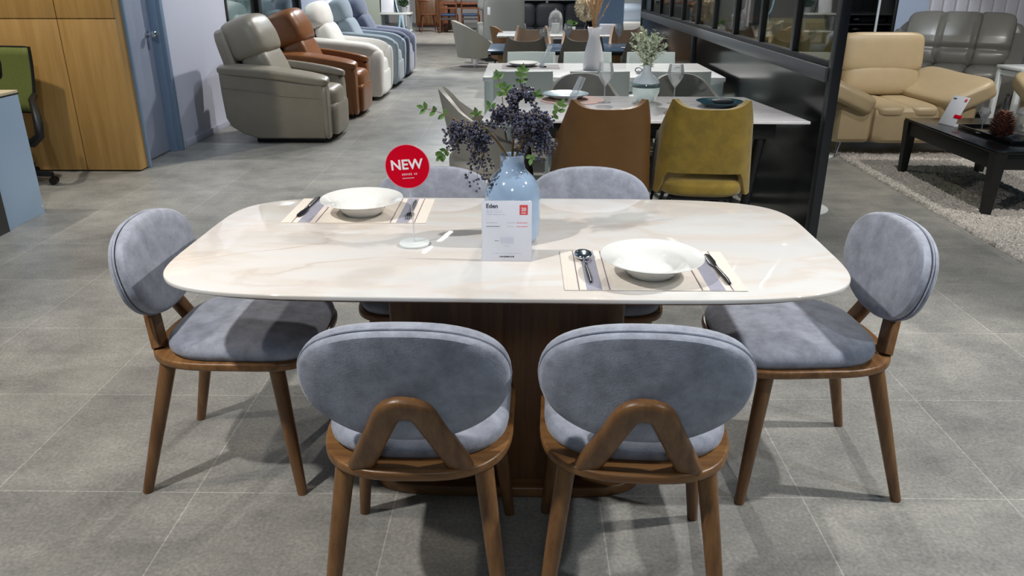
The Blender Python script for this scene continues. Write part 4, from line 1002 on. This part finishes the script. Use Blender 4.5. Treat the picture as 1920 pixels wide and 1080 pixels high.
M().tube([(.01, 0, .51), (.06, 0, .25), (.13, 0, .02)], .03, 8).obj('leg', MATS['hoop_blue'], t); M().tube([(-.01, 0, .51), (-.04, 0, .25), (-.1, 0, .02)], .03, 8).obj('leg', MATS['hoop_blue'], t)
m = M(); pts = [(-3.62+.03*i, 24.4+.05*math.sin(i*1.1)) for i in range(10)]
m.rings([[(x, y, z) for x, y in pts] for z in (.02, 2.2)], closed=False); tag(m.obj('drape', curtain_m), 'white drape hanging beside the far wooden dining set', 'curtain')

# far wooden dining set
t = thing('dining_table', 'dark wooden dining table far down the aisle', 'table', (-1.05, 22.9, 0))
M().box((0, 0, .735), (2.4, .95, .04), .005).obj('tabletop', brownwood, t); M().box((0, 0, .66), (2.1, .7, .09)).obj('apron', brownwood, t)
for sx in (-1, 1):
    for sy in (-1, 1): M().box((sx*1.08, sy*.38, .355), (.11, .11, .71), .004).obj('leg', brownwood, t)
def ladder_chair(label, loc, rz):
    t = thing('dining_chair', label, 'chair', loc, rz, 'dark wooden ladder back chairs far down the aisle')
    for s in (-1, 1):
        M().tube([(s*.23, -.24, 0), (s*.22, -.2, .45), (s*.22, -.26, .9)], [.02, .022, .018], 8).obj('leg', brownwood, t); M().tube([(s*.22, .2, .44), (s*.23, .22, 0)], [.022, .016], 8).obj('leg', brownwood, t)
    for z, h in ((.86, .06), (.74, .04), (.63, .04)): M().box((0, -.205-(z-.45)*.13, z), (.43, .02, h), .004).obj('slat', brownwood, t)
    M().sq((0, 0, .455), (.47, .45, .07), 4, 6).obj('seat', navy, t, label='navy seat pad'); M().box((0, -.2, .36), (.42, .025, .05)).obj('seat_rail', mat('slate_rail', (60, 60, 64), .5), t)
    return t
lc = ladder_chair('dark wooden ladder back chair, leftmost with its back to us', (-2.0, 22.05, 0), 0)
copy_tree(lc, (-1.42, 22.05, 0), 0, 'dark wooden ladder back chair, second from the left end')
copy_tree(lc, (-.85, 22.05, 0), 0, 'dark wooden ladder back chair beside the tall grey recliner')
t = thing('dining_chair', 'curved spindle back wooden chair at the left end of the far table', 'chair', (-2.60, 22.4, 0), rad(-75), 'wooden spindle chairs far down the aisle')
M().sq((0, 0, .45), (.46, .44, .05), 4, 6).obj('seat', brownwood, t)
M().tube([(.24*math.sin(a_), -.24*math.cos(a_), .80) for a_ in [(-1.6+.16*i) for i in range(21)]], .022, 8).obj('top_rail', brownwood, t)
for i in range(7): a_ = -1.2+.4*i; M().tube([(.2*math.sin(a_), -.2*math.cos(a_), .46), (.235*math.sin(a_), -.235*math.cos(a_), .80)], .009, 6).obj('spindle', brownwood, t)
for sx in (-1, 1):
    for sy in (-1, 1): M().tube([(sx*.16, sy*.15, .44), (sx*.24, sy*.23, 0)], [.02, .014], 8).obj('leg', brownwood, t)
t = thing('sideboard', 'brown wooden sideboard behind the far dining set', 'sideboard', (-2.6, 24.6, 0))
M().box((0, 0, .45), (1.2, .45, .8), .006).obj('body', brownwood, t); M().box((-.29, -.235, .45), (.56, .02, .7), .003).obj('door', walnut_dark, t); M().box((.29, -.235, .45), (.56, .02, .7), .003).obj('door', walnut_dark, t); M().box((0, 0, .025), (1.1, .38, .05)).obj('plinth', black_matte, t)

# ================================================================= LEFT: DESK AND OFFICE CHAIR
t = thing('desk', 'desk with blue grey end panel and pale top at the left edge', 'desk', (-3.85, 4.35, 0))
M().box((0, .02, .772), (1.5, .92, .018), .003).obj('desktop', mat('pale_oak', (212, 196, 164), .45), t)
M().box((0, .02, .760), (1.502, .925, .008)).obj('edge_band', black_matte, t)
M().box((.738, .285, .378), (.024, .38, .756), .002).obj('end_panel', mat('panel_grey_blue', (152, 174, 198), .5), t)
M().box((.735, -.2, .378), (.06, .56, .756), .002).obj('black_panel', black_matte, t); M().box((-.738, .02, .378), (.024, .9, .756)).obj('end_panel', MATS['panel_grey_blue'], t)
M().lathe((0, 0, 0), [(0, 0), (.006, 0), (.006, .002), (0, .002)], 10).xf(Matrix.Translation((.75, .455, .05)) @ Matrix.Rotation(PI/2, 4, 'Y')).obj('screw_cap', chrome, t)
t = thing('office_chair', 'black office chair with olive green mesh back behind the desk', 'chair', (-3.85, 5.5, 0), rad(175))
m = M(); rs = []
for j in range(9):
    z = .50+.45*j/8; rs.append([(x_, -.27-.05*math.sin((z-.5)*4)+.35*x_*x_, z) for x_ in [(-.27+.54*i/12)*(1-.12*(1-j/8)) for i in range(13)]])
m.rings(rs, closed=False); o_ = m.obj('mesh_back', green_mesh, t); sd_ = o_.modifiers.new('thickness', 'SOLIDIFY'); sd_.thickness = .012
m = M(); pp = [rs[j][0] for j in range(9)]+[rs[8][i] for i in range(1, 13)]+[rs[j][12] for j in range(7, -1, -1)]+[rs[0][i] for i in range(11, 0, -1)]
m.tube([Vector(p)+Vector((0, -.008, 0)) for p in pp+pp[:1]], .012, 8); m.obj('back_frame', black_matte, t)
M().tube([(0, -.30, .86), (0, -.34, .6), (0, -.2, .4), (0, 0, .38)], .025, 8).obj('back_spine', black_matte, t)
M().sq((0, .03, .45), (.5, .48, .09), 4, 8).obj('seat', charcoal, t)
for s in (-1, 1):
    m = M(); m.tube([(s*.27, -.25, .62), (s*.31, -.16, .60), (s*.385, -.07, .54), (s*.44, .0, .46), (s*.445, .02, .38), (s*.38, .02, .33), (s*.28, .0, .33), (s*.2, -.02, .39)], [.022, .024, .028, .03, .03, .034, .03, .02], 10); m.obj('armrest', black_matte, t)
M().tube([(0, 0, .08), (0, 0, .40)], .028, 12).obj('gas_lift', chrome, t)
for k in range(5):
    a_ = rad(-165)+k*2*PI/5; d = Vector((math.cos(a_), math.sin(a_), 0))
    b = M().tube([(0, 0, .10), d*.18+Vector((0, 0, .10)), d*.40+Vector((0, 0, .075))], [.034, .028, .02], 8).obj('base_arm', black_matte, t)
    m = M(); sd = Vector((-d.y, d.x, 0)); c_ = d*.40+Vector((0, 0, .029))
    for q in (-1, 1): m.tube([c_+sd*q*.008, c_+sd*q*.026], .028, 14)
    m.tube([c_, c_+Vector((0, 0, .05))], .01, 8); m.obj('caster', black_gloss, b)

# ================================================================= SEEN THROUGH THE PARTITION GLASS
GO = 'olive tub armchairs seen through the partition glass'
def tub(label, loc, rz, lm, sc=1.0):
    t = thing('armchair', label, 'armchair', loc, rz, GO); rs = []
    for i in range(31):
        u = -1+2*i/30; a = u*rad(120); s_, c = math.sin(a), math.cos(a); zt = (.82-.2*max(0, abs(u)-.45)*2); col = []
        for side in (0, 1):
            for q in range(5):
                v = q/4 if side == 0 else 1-q/4; z = .12+(zt-.12)*v; w_ = (.37+.05*v-(.11 if side else 0))*sc; col.append((w_*s_, -w_*c, z))
        rs.append(col)
    M().rings(rs).obj('shell', lm, t); M().sq((0, .04, .32), (.58*sc, .62*sc, .22), 3.6, 8).obj('seat', lm, t); M().lathe((0, 0, 0), [(0, 0), (.26, 0), (.26, .02), (.04, .03), (.04, .14), (0, .14)], 24).obj('base', white_paint, t); return t
tub('olive beige tub armchair seen through the glass between the third and fourth posts', (4.15, 12.2, 0), rad(165), fabric_olive, 1.55)
tub('olive tub armchair seen through the last glass pane beside the black post', (3.38, 9.3, 0), rad(120), fabric_olive)
tub('brownish tub armchair seen through the glass behind the olive one', (5.5, 14.2, 0), rad(200), mat('umber_fabric', (124, 96, 78), .7), 1.1)
t = thing('sideboard', 'low dark sideboard behind the partition glass carrying a jar and a mill', 'sideboard', (2.35, 9.6, 0))
M().box((0, 0, .42), (.5, 1.7, .66), .006).obj('body', black_matte, t); M().box((0, 0, .765), (.54, 1.74, .03), .004).obj('top', mat('slate_top', (86, 92, 98), .3), t)
for s in (-1, 1): M().box((-.256, s*.42, .42), (.014, .8, .6), .003).obj('door', frame_dark, t)
M().box((0, 0, .045), (.44, 1.6, .09)).obj('plinth', black_matte, t)
tag(M().lathe((2.25, 8.95, .7805), [(0, 0), (.055, 0), (.055, .16), (.03, .19), (.035, .24), (0, .27)], 20).obj('pepper_mill', brownwood), 'brown wooden mill on the dark sideboard behind the glass', 'mill')
tag(M().lathe((2.22, 9.30, .7805), [(0, 0), (.07, 0), (.075, .06), (.06, .12), (.03, .13), (0, .15)], 20).obj('jar', porcelain), 'white lidded jar on the dark sideboard behind the glass', 'jar')
t = thing('dining_table', 'brown wooden table far behind the partition glass', 'table', (3.9, 14.6, 0))
M().box((0, 0, .735), (1.8, .9, .04), .004).obj('tabletop', brownwood, t)
for sx in (-1, 1):
    for sy in (-1, 1): M().box((sx*.8, sy*.36, .357), (.09, .09, .715)).obj('leg', brownwood, t)
